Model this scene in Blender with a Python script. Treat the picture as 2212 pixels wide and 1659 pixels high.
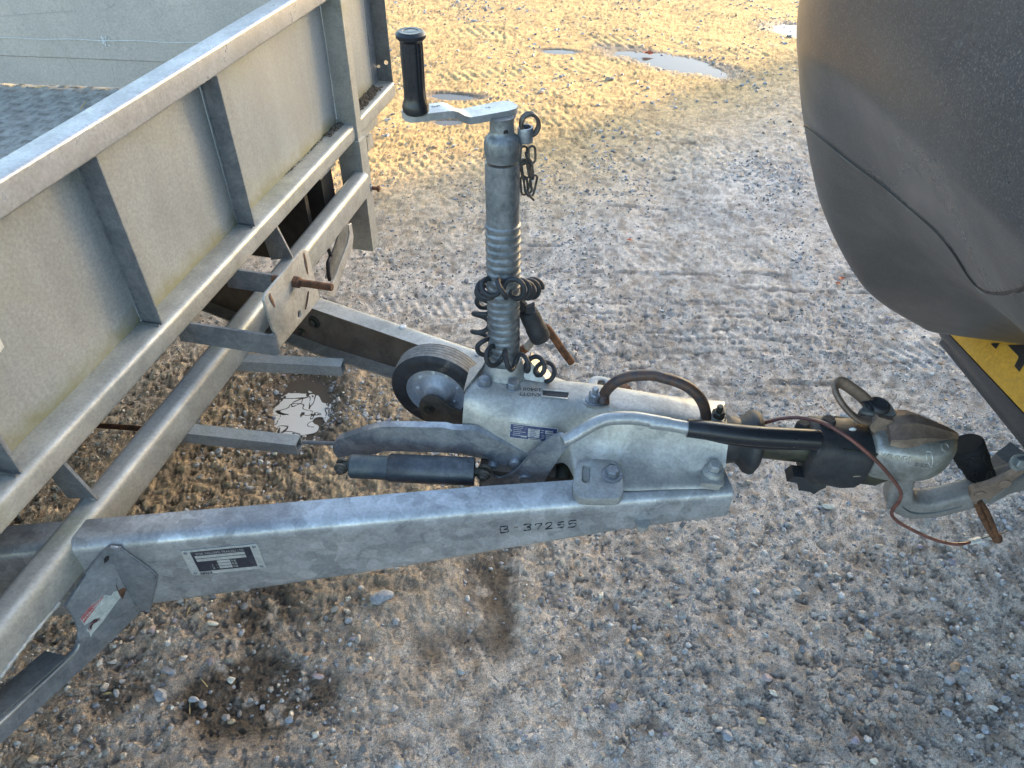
import bpy, bmesh, math, random
import numpy as np
from mathutils import Vector, Matrix, noise as mnoise
from mathutils.bvhtree import BVHTree

for o in list(bpy.data.objects): bpy.data.objects.remove(o)
SC = bpy.context.scene
COL = SC.collection
rng = np.random.default_rng(7)
random.seed(7)

# ------------------------------------------------------------------ camera
CAM_H = 1.55
PITCH = math.radians(42.5); ROLL = math.radians(1.6)
FPX = 1533.0                       # focal length for a picture 2212 units wide
fwd = Vector((0, math.cos(PITCH), -math.sin(PITCH)))
r0 = Vector((1, 0, 0)); u0 = r0.cross(fwd)
rt = math.cos(ROLL)*r0 + math.sin(ROLL)*u0
up = -math.sin(ROLL)*r0 + math.cos(ROLL)*u0
cam = bpy.data.cameras.new('camera'); camo = bpy.data.objects.new('camera', cam)
COL.objects.link(camo); SC.camera = camo
M = Matrix((rt, up, -fwd)).transposed().to_4x4(); M.translation = (0, 0, CAM_H)
camo.matrix_world = M
cam.sensor_width = 36; cam.lens = FPX/2212*36
cam.clip_start = 0.05; cam.clip_end = 800

# ------------------------------------------------------------------ sky, sun, exposure
SUN_AZ = 50.0      # degrees clockwise from +Y
SUN_EL = 11.0
W = bpy.data.worlds.new('World'); SC.world = W; W.use_nodes = True
nt = W.node_tree; nt.nodes.clear()
sky = nt.nodes.new('ShaderNodeTexSky'); sky.sky_type = 'NISHITA'; sky.sun_disc = False
sky.sun_elevation = math.radians(SUN_EL); sky.sun_rotation = math.radians(SUN_AZ)
sky.altitude = 50; sky.air_density = 1.0; sky.dust_density = 1.7; sky.ozone_density = 1.0
bg = nt.nodes.new('ShaderNodeBackground'); bg.inputs['Strength'].default_value = 0.15
wo = nt.nodes.new('ShaderNodeOutputWorld')
nt.links.new(sky.outputs[0], bg.inputs[0]); nt.links.new(bg.outputs[0], wo.inputs[0])
sun = bpy.data.lights.new('sun', 'SUN'); sun.energy = 2.4; sun.angle = math.radians(0.6)
sun.color = (1.0, 0.72, 0.38)
suno = bpy.data.objects.new('sun', sun); COL.objects.link(suno)
sd = Vector((math.sin(math.radians(SUN_AZ))*math.cos(math.radians(SUN_EL)),
             math.cos(math.radians(SUN_AZ))*math.cos(math.radians(SUN_EL)), math.sin(math.radians(SUN_EL))))
suno.rotation_euler = sd.to_track_quat('Z', 'Y').to_euler()
suno.location = (6, 6, 8)
SC.view_settings.view_transform = 'Standard'; SC.view_settings.look = 'None'
SC.view_settings.gamma = 1; SC.view_settings.use_curve_mapping = False
SC.view_settings.exposure = 2.55

# ------------------------------------------------------------------ survey: a bearing read off a print 2212 wide, cut with a plane
def ray(p): return fwd + rt*((p[0]-1106)/FPX) - up*((p[1]-829.5)/FPX)
CP = Vector((0, 0, CAM_H))
def PZ(p, z): d = ray(p); return CP + d*((z-CAM_H)/d.z)
def PY(p, y): d = ray(p); return CP + d*(y/d.y)
def PN(p, q, n): d = ray(p); return CP + d*(((q-CP).dot(n))/d.dot(n))
def sheet(o0, o1, w, ow=2212):
    k = w/ow; return lambda x, y: ((o0+x*k)*.8640625, (o1+y*k)*.8640625)
zA = sheet(1180,880,500); zB = sheet(1560,900,500); zC = sheet(2000,900,560); zD = sheet(820,980,500)
zE = sheet(140,1330,560); zF = sheet(640,380,360); zG = sheet(1180,560,500); zH = sheet(960,860,280)
zI = sheet(1180,260,200,1327); zJ = sheet(2200,760,360); zK = sheet(560,620,340); zL = sheet(800,0,260,616)
z1 = sheet(0,0,1000); z2 = sheet(0,600,1000); z3 = sheet(0,1170,1000); z4 = sheet(800,0,1000)
z5 = sheet(800,600,1000); z6 = sheet(1560,0,1000); z7 = sheet(1560,700,1000)
zM = sheet(960,240,340); zN = sheet(2300,1060,260,1348)
def proj(v):
    q = v-CP; d = q.dot(fwd); return (1106+FPX*q.dot(rt)/d, 829.5-FPX*q.dot(up)/d)
# trailer frame: c runs along the front of the trailer (away from the camera), t points to the tow vehicle
AZ = math.radians(10.9)
cv = Vector((math.sin(AZ), math.cos(AZ), 0)); tv = Vector((math.cos(AZ), -math.sin(AZ), 0)); zv = Vector((0, 0, 1))
OT = Vector((-.70, 1.2, 0))
def T(a, b, z): return OT + cv*a + tv*b + zv*z
def PB(p, b): return PN(p, T(0, b, 0), tv)
def PA(p, a): return PN(p, T(a, 0, 0), cv)
def abz(v): q = v-OT; return (q.dot(cv), q.dot(tv), v.z)
# coupling frame: e along the drawbar axis to the ball, n to the far side
A0 = Vector((-.10, 1.135, 0)); ev = (Vector((.766, 1.042, 0))-A0).normalized(); nv = Vector((-ev.y, ev.x, 0))
def K(s, l, z): return A0 + ev*s + nv*l + zv*z

# ------------------------------------------------------------------ materials
MATS = {}
def newmat(name):
    m = bpy.data.materials.new(name); m.use_nodes = True
    n = m.node_tree.nodes; b = n['Principled BSDF']; return m, m.node_tree, b
def nz(nt, scale, detail=4, rough=.6, vec=None, dist=0.0):
    t = nt.nodes.new('ShaderNodeTexNoise'); t.inputs['Scale'].default_value = scale
    t.inputs['Detail'].default_value = detail; t.inputs['Roughness'].default_value = rough
    t.inputs['Distortion'].default_value = dist
    if vec: nt.links.new(vec, t.inputs['Vector'])
    return t
def ramp(nt, fac, stops):
    r = nt.nodes.new('ShaderNodeValToRGB'); e = r.color_ramp.elements
    while len(e) < len(stops): e.new(.5)
    for i, (p, c) in enumerate(stops):
        e[i].position = p; e[i].color = (c, c, c, 1) if isinstance(c, (int, float)) else (*c, 1)
    nt.links.new(fac, r.inputs[0]); return r
def mixc(nt, fac, a, b, mode='MIX'):
    m = nt.nodes.new('ShaderNodeMix'); m.data_type = 'RGBA'; m.blend_type = mode
    for k, v in ((0, fac), (6, a), (7, b)):
        if hasattr(v, 'is_output') or isinstance(v, bpy.types.NodeSocket): nt.links.new(v, m.inputs[k])
        elif isinstance(v, (int, float)): m.inputs[k].default_value = v
        else: m.inputs[k].default_value = (*v, 1)
    return m.outputs[2]
def bump(nt, b, h, s=.3, d=.002):
    n = nt.nodes.new('ShaderNodeBump'); n.inputs['Strength'].default_value = s; n.inputs['Distance'].default_value = d
    nt.links.new(h, n.inputs['Height']); nt.links.new(n.outputs[0], b.inputs['Normal'])
def world_pos(nt):
    return nt.nodes.new('ShaderNodeNewGeometry').outputs['Position']
def metal(name, base, dark, met=.3, rough=.5, scale=18, stain=(.10,.085,.05), stain_amt=.25, spangle=0, bumpd=.0006, streak=False, spots=.5, green=0):
    """weathered sheet or cast metal: two-tone mottling, fine speckle, stains, optional zinc spangle"""
    m, t, b = newmat(name); pos = world_pos(t)
    vec = pos
    if streak:
        mp = t.nodes.new('ShaderNodeMapping'); mp.inputs['Scale'].default_value = (1, 1, .25)
        t.links.new(pos, mp.inputs[0]); vec = mp.outputs[0]
    n1 = nz(t, scale, 6, .65, vec, .4); c = mixc(t, ramp(t, n1.outputs[0], [(.38, 0), (.62, 1)]).outputs[0], dark, base)
    if spangle:
        v = t.nodes.new('ShaderNodeTexVoronoi'); v.inputs['Scale'].default_value = 42
        dn = nz(t, 40, 2, .5, pos); mx = t.nodes.new('ShaderNodeVectorMath'); mx.operation = 'MULTIPLY_ADD'
        t.links.new(dn.outputs[1], mx.inputs[0]); mx.inputs[1].default_value = (.02, .02, .02); t.links.new(pos, mx.inputs[2])
        t.links.new(mx.outputs[0], v.inputs['Vector'])
        r = ramp(t, v.outputs['Color'], [(0, .72), (1, 1.25)])
        c = mixc(t, spangle, c, mixc(t, 1.0, c, r.outputs[0], 'MULTIPLY'))
    n2 = nz(t, 160, 3, .7, pos); c = mixc(t, 1.0, c, ramp(t, n2.outputs[0], [(.3, .80), (.7, 1.12)]).outputs[0], 'MULTIPLY')
    n3 = nz(t, scale*.45, 5, .7, pos, .8); f = ramp(t, n3.outputs[0], [(.56, 0), (.72, stain_amt)])
    c = mixc(t, f.outputs[0], c, stain)
    if green:
        n5 = nz(t, 5, 4, .6, pos, .5); f = ramp(t, n5.outputs[0], [(.55, 0), (.7, green)]); c = mixc(t, f.outputs[0], c, (.20, .22, .08))
    n4 = nz(t, 420, 2, .5, pos); f = ramp(t, n4.outputs[0], [(.70, 0), (.78, spots)]); c = mixc(t, f.outputs[0], c, (.05, .045, .035))
    t.links.new(c, b.inputs['Base Color'])
    b.inputs['Metallic'].default_value = met
    rr = ramp(t, n1.outputs[0], [(.3, min(1, rough+.12)), (.7, max(.1, rough-.08))]); t.links.new(rr.outputs[0], b.inputs['Roughness'])
    bump(t, b, n2.outputs[0], .5, bumpd)
    MATS[name] = m; return m
metal('sheet', (.345,.37,.375), (.285,.305,.31), .25, .42, 7, stain_amt=.06, streak=True, bumpd=.0003, spots=.15, green=.18)
metal('rail', (.40,.41,.395), (.31,.32,.31), .35, .42, 14, stain_amt=.25, bumpd=.0005, spots=.4, green=.3)
metal('toprail', (.46,.47,.475), (.36,.37,.375), .5, .33, 16, stain_amt=.1, bumpd=.0003, spots=.2)
metal('arm', (.46,.48,.50), (.31,.325,.345), .5, .36, 11, stain_amt=.25, spangle=.9, bumpd=.0005, spots=.5)
metal('cast', (.42,.43,.42), (.30,.31,.31), .4, .48, 22, stain=(.20,.19,.09), stain_amt=.40, bumpd=.0010, spots=.5)
metal('castlight', (.47,.46,.43), (.29,.29,.275), .38, .42, 13, stain=(.25,.235,.12), stain_amt=.5, bumpd=.0008, spots=.5)
metal('zinc', (.29,.31,.335), (.19,.21,.235), .5, .40, 26, stain_amt=.3, bumpd=.0004, spots=.3)
metal('post', (.25,.265,.275), (.13,.145,.155), .45, .40, 34, stain_amt=.3, bumpd=.0004, spots=.4)
metal('darkzinc', (.20,.215,.22), (.13,.14,.145), .4, .5, 20, stain_amt=.35, spots=.4)
metal('lever', (.42,.44,.46), (.20,.22,.25), .45, .38, 20, stain=(.07,.075,.10), stain_amt=.6, bumpd=.0006)
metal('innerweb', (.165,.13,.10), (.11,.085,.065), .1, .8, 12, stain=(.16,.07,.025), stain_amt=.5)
metal('rust', (.17,.075,.035), (.075,.04,.025), .15, .75, 60, stain=(.26,.11,.04), stain_amt=.5, bumpd=.0012)
metal('blackpaint', (.035,.035,.04), (.10,.05,.03), .1, .45, 60, stain=(.15,.075,.04), stain_amt=.7, bumpd=.0008)
metal('brownmetal', (.27,.20,.155), (.17,.125,.10), .3, .5, 30, stain=(.13,.07,.04), stain_amt=.4)
metal('headcast', (.42,.42,.41), (.24,.24,.22), .5, .36, 20, stain=(.16,.15,.06), stain_amt=.5, bumpd=.0006)
metal('neck', (.28,.275,.27), (.21,.205,.20), .25, .6, 16, stain_amt=.3, spots=.2)
metal('damper', (.11,.125,.12), (.06,.075,.095), .2, .5, 14, stain=(.17,.19,.18), stain_amt=.35, bumpd=.0005)
metal('dampersleeve', (.09,.10,.115), (.045,.052,.062), .25, .42, 12, stain=(.26,.29,.33), stain_amt=.55, bumpd=.0005)
metal('rimgrey', (.55,.57,.60), (.44,.46,.49), .25, .4, 14, stain_amt=.2, spots=.2)
metal('forkbrown', (.13,.115,.095), (.075,.068,.058), .3, .55, 26, stain_amt=.4)
metal('alu', (.50,.45,.40), (.42,.38,.345), .2, .45, 6, stain=(.42,.36,.24), stain_amt=.35, bumpd=.0002, spots=.1)
metal('tread', (.36,.35,.32), (.24,.235,.215), .0, .7, 30, stain_amt=.3)
metal('rubber', (.028,.03,.035), (.018,.02,.024), 0, .55, 30, stain=(.11,.10,.085), stain_amt=.35)
metal('blackrub', (.022,.024,.028), (.014,.016,.019), 0, .5, 30, stain=(.07,.065,.055), stain_amt=.2, spots=0, bumpd=.0004)
metal('grip', (.015,.017,.022), (.010,.012,.016), 0, .30, 30, stain=(.09,.09,.09), stain_amt=.12, spots=0, bumpd=.0002)
metal('tyreside', (.028,.03,.036), (.018,.02,.026), 0, .6, 40, stain=(.22,.20,.16), stain_amt=.55)
metal('tyretread', (.25,.24,.22), (.17,.165,.155), 0, .8, 60, stain=(.12,.11,.10), stain_amt=.3)
metal('grease', (.025,.028,.025), (.05,.048,.03), .1, .38, 40, stain=(.07,.07,.03), stain_amt=.4)
metal('chain', (.13,.12,.11), (.07,.065,.06), .6, .4, 50, stain_amt=.3)
metal('carpaint', (.050,.052,.060), (.040,.042,.049), .0, .28, 3, stain=(.11,.105,.10), stain_amt=.3, spots=.3, bumpd=.0002)
metal('carplastic', (.050,.052,.057), (.041,.043,.047), 0, .36, 3, stain=(.11,.105,.10), stain_amt=.3, spots=.3, bumpd=.0005)
metal('plateyellow', (.68,.37,.045), (.62,.33,.04), 0, .4, 40, stain=(.45,.30,.08), stain_amt=.3, spots=.1)
for nm in ('carpaint', 'carplastic'):
    m = MATS[nm]; t = m.node_tree; b = t.nodes['Principled BSDF']; src_ = b.inputs['Base Color'].links[0].from_socket; pos = world_pos(t)
    n = nz(t, 430, 3, .8, pos); c = mixc(t, ramp(t, n.outputs[0], [(.52, 0), (.68, .75)]).outputs[0], src_, (.17, .165, .16))
    n = nz(t, 130, 3, .8, pos); c = mixc(t, ramp(t, n.outputs[0], [(.70, 0), (.74, .6)]).outputs[0], c, (.22, .21, .20)); t.links.new(c, b.inputs['Base Color'])
t = MATS['blackrub'].node_tree; b = t.nodes['Principled BSDF']
for l_ in list(b.inputs['Roughness'].links): t.links.remove(l_)
b.inputs['Roughness'].default_value = .8; b.inputs['Specular IOR Level'].default_value = .15
t = MATS['sheet'].node_tree; b = t.nodes['Principled BSDF']; src_ = b.inputs['Base Color'].links[0].from_socket; pos = world_pos(t)
sx = t.nodes.new('ShaderNodeSeparateXYZ'); t.links.new(pos, sx.inputs[0]); n = nz(t, 22, 4, .7, pos)
ma = t.nodes.new('ShaderNodeMath'); ma.operation = 'MULTIPLY_ADD'; t.links.new(n.outputs[0], ma.inputs[0]); ma.inputs[1].default_value = -.09; t.links.new(sx.outputs[2], ma.inputs[2])
c = mixc(t, ramp(t, ma.outputs[0], [(.603, .85), (.650, 0)]).outputs[0], src_, (.20, .20, .11)); t.links.new(c, b.inputs['Base Color'])
metal('shadeblack', (.03,.028,.026), (.02,.018,.017), 0, .8, 20, stain=(.07,.04,.02), stain_amt=.4)  # near-black: shade under the deck put into the side rails' colour
metal('black', (.015,.015,.018), (.012,.012,.014), 0, .5, 30, stain_amt=.05, spots=0)
metal('soil', (.15,.125,.095), (.07,.055,.04), 0, .95, 120, stain_amt=.3, bumpd=.004)
metal('copperline', (.20,.075,.06), (.12,.05,.04), 0, .40, 50, stain=(.10,.06,.05), stain_amt=.3, bumpd=.0002)
metal('white', (.70,.70,.68), (.6,.6,.57), 0, .5, 60, stain_amt=.1)
metal('plateblack', (.02,.022,.035), (.03,.034,.05), 0, .35, 60, stain=(.2,.21,.22), stain_amt=.4, spots=0)
metal('plateblue', (.03,.045,.13), (.05,.065,.15), .1, .35, 60, stain=(.25,.27,.3), stain_amt=.4, spots=0)
metal('plategrey', (.52,.53,.52), (.42,.43,.42), .3, .45, 40, stain_amt=.15)
metal('stickerred', (.33,.07,.08), (.40,.20,.20), 0, .5, 90, stain=(.5,.48,.46), stain_amt=.6, spots=0)
metal('stickerwhite', (.50,.52,.50), (.36,.40,.39), 0, .5, 70, stain=(.4,.25,.24), stain_amt=.3, spots=0)
metal('leafred', (.50,.10,.03), (.32,.08,.03), 0, .7, 60)
metal('straw', (.55,.42,.20), (.42,.32,.15), 0, .8, 60)
metal('brick', (.30,.17,.12), (.24,.14,.10), 0, .9, 3, spots=0)
metal('pinkbolt', (.45,.40,.34), (.30,.22,.15), .5, .35, 60)

# ------------------------------------------------------------------ mesh helpers
THINGS = {}
def thing(name, label, cat, loc=(0, 0, 0), group=None, kind=None):
    o = bpy.data.objects.new(name, None); COL.objects.link(o); o.location = loc
    o.empty_display_size = .1
    tagp(o, label, cat, group, kind); o['_l'] = tuple(loc); return o
def tagp(o, label=None, cat=None, group=None, kind=None):
    if label: o['label'] = label
    if cat: o['category'] = cat
    if group: o['group'] = group
    if kind: o['kind'] = kind
    return o
def wloc(o):
    v = Vector((0, 0, 0))
    while o: v += o.location; o = o.parent
    return v
def link(name, me, mat, parent=None, smooth=None, origin=None, label=None):
    if origin is None:
        cs = np.empty(len(me.vertices)*3); me.vertices.foreach_get('co', cs); cs = cs.reshape(-1, 3)
        lo, hi = cs.min(0), cs.max(0); origin = Vector(((lo[0]+hi[0])/2, (lo[1]+hi[1])/2, lo[2]))
    me.transform(Matrix.Translation(-origin))
    o = bpy.data.objects.new(name, me); COL.objects.link(o)
    if isinstance(mat, (list, tuple)):
        for m in mat: me.materials.append(MATS[m])
    elif mat: me.materials.append(MATS[mat])
    if parent: o.parent = parent; o.location = origin - wloc(parent)
    else: o.location = origin
    if smooth is not None:
        for p in me.polygons: p.use_smooth = True
        if smooth < 180: me.set_sharp_from_angle(angle=math.radians(smooth))
    if label: o['label'] = label
    return o
def obj(name, bm, mat, parent=None, smooth=35, bev=0, seg=2, label=None):
    if bev:
        es = [e for e in bm.edges if len(e.link_faces) == 2 and e.calc_face_angle(0) > .5]
        bmesh.ops.bevel(bm, geom=es, offset=bev, segments=seg, affect='EDGES', profile=.5, clamp_overlap=True)
    bmesh.ops.recalc_face_normals(bm, faces=bm.faces)
    me = bpy.data.meshes.new(name); bm.to_mesh(me); bm.free()
    return link(name, me, mat, parent, smooth, label=label)
def prism(bm, pts, vec):
    """polygon (3-D points) pushed along vec"""
    a = [bm.verts.new(p) for p in pts]; b = [bm.verts.new(Vector(p)+vec) for p in pts]; n = len(pts)
    fs = [bm.faces.new(a[::-1]), bm.faces.new(b)]
    for i in range(n): fs.append(bm.faces.new((a[i], a[(i+1) % n], b[(i+1) % n], b[i])))
    return fs
def box(bm, p, x, y, z): prism(bm, [p, p+x, p+x+y, p+y], z)
def plate(outer, holes, vec):
    """flat plate with holes: outline loops triangulated then given thickness vec"""
    bm = bmesh.new(); es = []
    for loop in [outer]+list(holes):
        vs = [bm.verts.new(p) for p in loop]
        for i in range(len(vs)): es.append(bm.edges.new((vs[i], vs[(i+1) % len(vs)])))
    bmesh.ops.triangle_fill(bm, use_beauty=True, use_dissolve=False, edges=es)
    r = bmesh.ops.extrude_face_region(bm, geom=bm.faces[:]+bm.edges[:]+bm.verts[:])
    bmesh.ops.translate(bm, vec=vec, verts=[g for g in r['geom'] if isinstance(g, bmesh.types.BMVert)])
    return bm
def basis(d):
    d = d.normalized(); a = Vector((0, 0, 1)) if abs(d.z) < .9 else Vector((1, 0, 0))
    x = a.cross(d).normalized(); return x, d.cross(x)
def ring(bm, c, x, y, r, n=24, ry=None):
    ry = r if ry is None else ry
    return [bm.verts.new(c + x*(r*math.cos(2*math.pi*i/n)) + y*(ry*math.sin(2*math.pi*i/n))) for i in range(n)]
def bridge(bm, a, b):
    n = len(a)
    for i in range(n): bm.faces.new((a[i], a[(i+1) % n], b[(i+1) % n], b[i]))
def lathe(bm, p, d, prof, n=24, closed=False):
    """profile [(distance along d, radius)] turned round the axis through p"""
    x, y = basis(d); d = d.normalized(); rs = [ring(bm, p+d*t, x, y, r, n) for t, r in prof]
    for i in range(len(rs)-1): bridge(bm, rs[i], rs[i+1])
    if closed: bridge(bm, rs[-1], rs[0])
    else: bm.faces.new(rs[0][::-1]); bm.faces.new(rs[-1])
def crom(pts, k=6, closed=False):
    out = []; n = len(pts); rngi = range(n if closed else n-1)
    for i in rngi:
        p0 = pts[(i-1) % n] if (closed or i) else pts[0]*2-pts[1]
        p1, p2 = pts[i], pts[(i+1) % n]
        p3 = pts[(i+2) % n] if (closed or i+2 < n) else p2*2-p1
        for j in range(k):
            t = j/k; out.append(.5*((2*p1)+(p2-p0)*t+(2*p0-5*p1+4*p2-p3)*t*t+(3*p1-p0-3*p2+p3)*t**3))
    if not closed: out.append(pts[-1].copy())
    return out
def tube(bm, pts, r, n=12, closed=False, flat=1.0, upv=None):
    """round (or flattened) bar along a path; r a number or a list"""
    m = len(pts); rr = r if isinstance(r, (list, tuple)) else [r]*m; rings = []; px = None
    for i, p in enumerate(pts):
        a = pts[(i-1) % m] if (closed or i) else pts[0]; b = pts[(i+1) % m] if (closed or i < m-1) else pts[-1]
        d = (b-a).normalized()
        if upv is not None: x = upv.cross(d).normalized(); 
        elif px is None: x, _ = basis(d)
        else: x = (px - d*px.dot(d)).normalized()
        px = x; y = d.cross(x); rings.append(ring(bm, p, x, y, rr[i], n, rr[i]*flat))
    for i in range(m-1): bridge(bm, rings[i], rings[i+1])
    if closed:
        best = min(range(n), key=lambda s: (rings[-1][s].co-rings[0][0].co).length)
        a = rings[-1]; a = a[best:]+a[:best]; bridge(bm, a, rings[0])
    else: bm.faces.new(rings[0][::-1]); bm.faces.new(rings[-1])
def loft(bm, secs, cap=True, closed=True):
    rs = [[bm.verts.new(p) for p in s] for s in secs]; n = len(rs[0])
    for i in range(len(rs)-1):
        for j in range(n if closed else n-1):
            k = (j+1) % n; bm.faces.new((rs[i][j], rs[i][k], rs[i+1][k], rs[i+1][j]))
    if cap and closed: bm.faces.new(rs[0][::-1]); bm.faces.new(rs[-1])
def ngon(c, x, y, r, n, ph=0, ry=None):
    ry = ry or r
    return [c+x*(r*math.cos(ph+2*math.pi*i/n))+y*(ry*math.sin(ph+2*math.pi*i/n)) for i in range(n)]
def slot(c, x, y, L, r, k=6):
    """rounded slot outline, centre line length L along x"""
    return [c+x*(L/2)+x*(r*math.cos(a))+y*(r*math.sin(a)) for a in [(-math.pi/2)+math.pi*i/k for i in range(k+1)]] + \
           [c-x*(L/2)+x*(r*math.cos(a))+y*(r*math.sin(a)) for a in [(math.pi/2)+math.pi*i/k for i in range(k+1)]]
def rrect(c, x, y, w, h, r, k=4):
    out = []
    for sx, sy, a0 in ((1, 1, 0), (-1, 1, 90), (-1, -1, 180), (1, -1, 270)):
        for i in range(k+1):
            a = math.radians(a0+90*i/k); out.append(c+x*(sx*(w/2-r)+r*math.cos(a))+y*(sy*(h/2-r)+r*math.sin(a)))
    return out
def hexbolt(p, d, r, h, parent, mat='zinc', washer=None, name='bolt', stud=0, rot=.3):
    """hex head with chamfered crown, optional washer and stud end"""
    bm = bmesh.new(); x, y = basis(d); d = d.normalized(); z0 = 0
    if washer: lathe(bm, p, d, [(0, washer), (.0025, washer), (.003, washer*.97)], 24); z0 = .003
    a = [bm.verts.new(v) for v in ngon(p+d*z0, x, y, r, 6, rot)]
    b = [bm.verts.new(v) for v in ngon(p+d*(z0+h*.85), x, y, r, 6, rot)]
    bridge(bm, a, b); bm.faces.new(a[::-1])
    c = [bm.verts.new(v) for v in ngon(p+d*(z0+h), x, y, r*.82, 6, rot)]; bridge(bm, b, c); bm.faces.new(c)
    if stud: lathe(bm, p+d*(z0+h), d, [(-.001, r*.5), (stud*.85, r*.5), (stud, r*.4)], 12)
    return obj(name, bm, mat, parent, 30)
def text(name, s, c, x, y, h, mat, parent, depth=.0006, w=None, align='CENTER', label=None):
    cu = bpy.data.curves.new('t', 'FONT'); cu.body = s; cu.size = 1; cu.extrude = 0; cu.align_x = align; cu.align_y = 'CENTER'
    cu.resolution_u = 2
    to = bpy.data.objects.new('t', cu); COL.objects.link(to); bpy.context.view_layer.update()
    me = bpy.data.meshes.new_from_object(to.evaluated_get(bpy.context.evaluated_depsgraph_get()))
    bpy.data.objects.remove(to); bpy.data.curves.remove(cu)
    bm = bmesh.new(); bm.from_mesh(me); bpy.data.meshes.remove(me)
    xs = [v.co.x for v in bm.verts]; ww = max(xs)-min(xs); sx = (w/ww) if w else h
    n = x.cross(y).normalized()
    for v in bm.verts: v.co = c + x*(v.co.x*sx) + y*(v.co.y*h) + n*0
    r = bmesh.ops.extrude_face_region(bm, geom=bm.faces[:])
    bmesh.ops.translate(bm, vec=n*depth, verts=[g for g in r['geom'] if isinstance(g, bmesh.types.BMVert)])
    return obj(name, bm, mat, parent, None, label=label)

# ------------------------------------------------------------------ ground
def _hash(ix, iy, s):
    h = (ix.astype(np.int64)*374761393 + iy.astype(np.int64)*668265263 + s*974634777) & 0xffffffff
    h = ((h ^ (h >> 13))*1274126177) & 0xffffffff
    return ((h ^ (h >> 16)) & 0xffff)/65535.0
def vnoise(x, y, f, s):
    x = x*f + s*17.3; y = y*f + s*31.7
    ix = np.floor(x); iy = np.floor(y); fx = x-ix; fy = y-iy
    fx = fx*fx*(3-2*fx); fy = fy*fy*(3-2*fy)
    a = _hash(ix, iy, s); b = _hash(ix+1, iy, s); c = _hash(ix, iy+1, s); d = _hash(ix+1, iy+1, s)
    return (a+(b-a)*fx)*(1-fy)+(c+(d-c)*fx)*fy
def fbm(x, y, f, o, s, g=.5):
    t = 0; a = 1; tot = 0
    for i in range(o):
        t = t+a*vnoise(x, y, f*2.03**i, s+i*7); tot += a; a *= g
    return t/tot
def sst(a, b, v): t = np.clip((v-a)/(b-a), 0, 1); return t*t*(3-2*t)
# puddles: centre read from the survey, half sizes in metres, turn, water level
def gp(p): v = PZ(p, 0); return v.x, v.y
PUD = []
for p, rx, ry, a, lev in [((652, 868), .115, .185, .1, -.008), ((1452, 132), .44, .15, -.50, -.011), ((1722, 62), .26, .17, -.2, -.011),
                          ((985, 204), .15, .06, -.05, -.013), ((1205, 107), .13, .05, 0, -.011), ((968, 259), .08, .035, .1, -.010)]:
    x, y = gp(p); PUD.append((x, y, rx, ry, a, lev))
def pudr(x, y, P):
    dx = x-P[0]; dy = y-P[1]; c, s = math.cos(P[4]), math.sin(P[4])
    return np.sqrt(((dx*c+dy*s)/P[2])**2+((-dx*s+dy*c)/P[3])**2)
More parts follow.
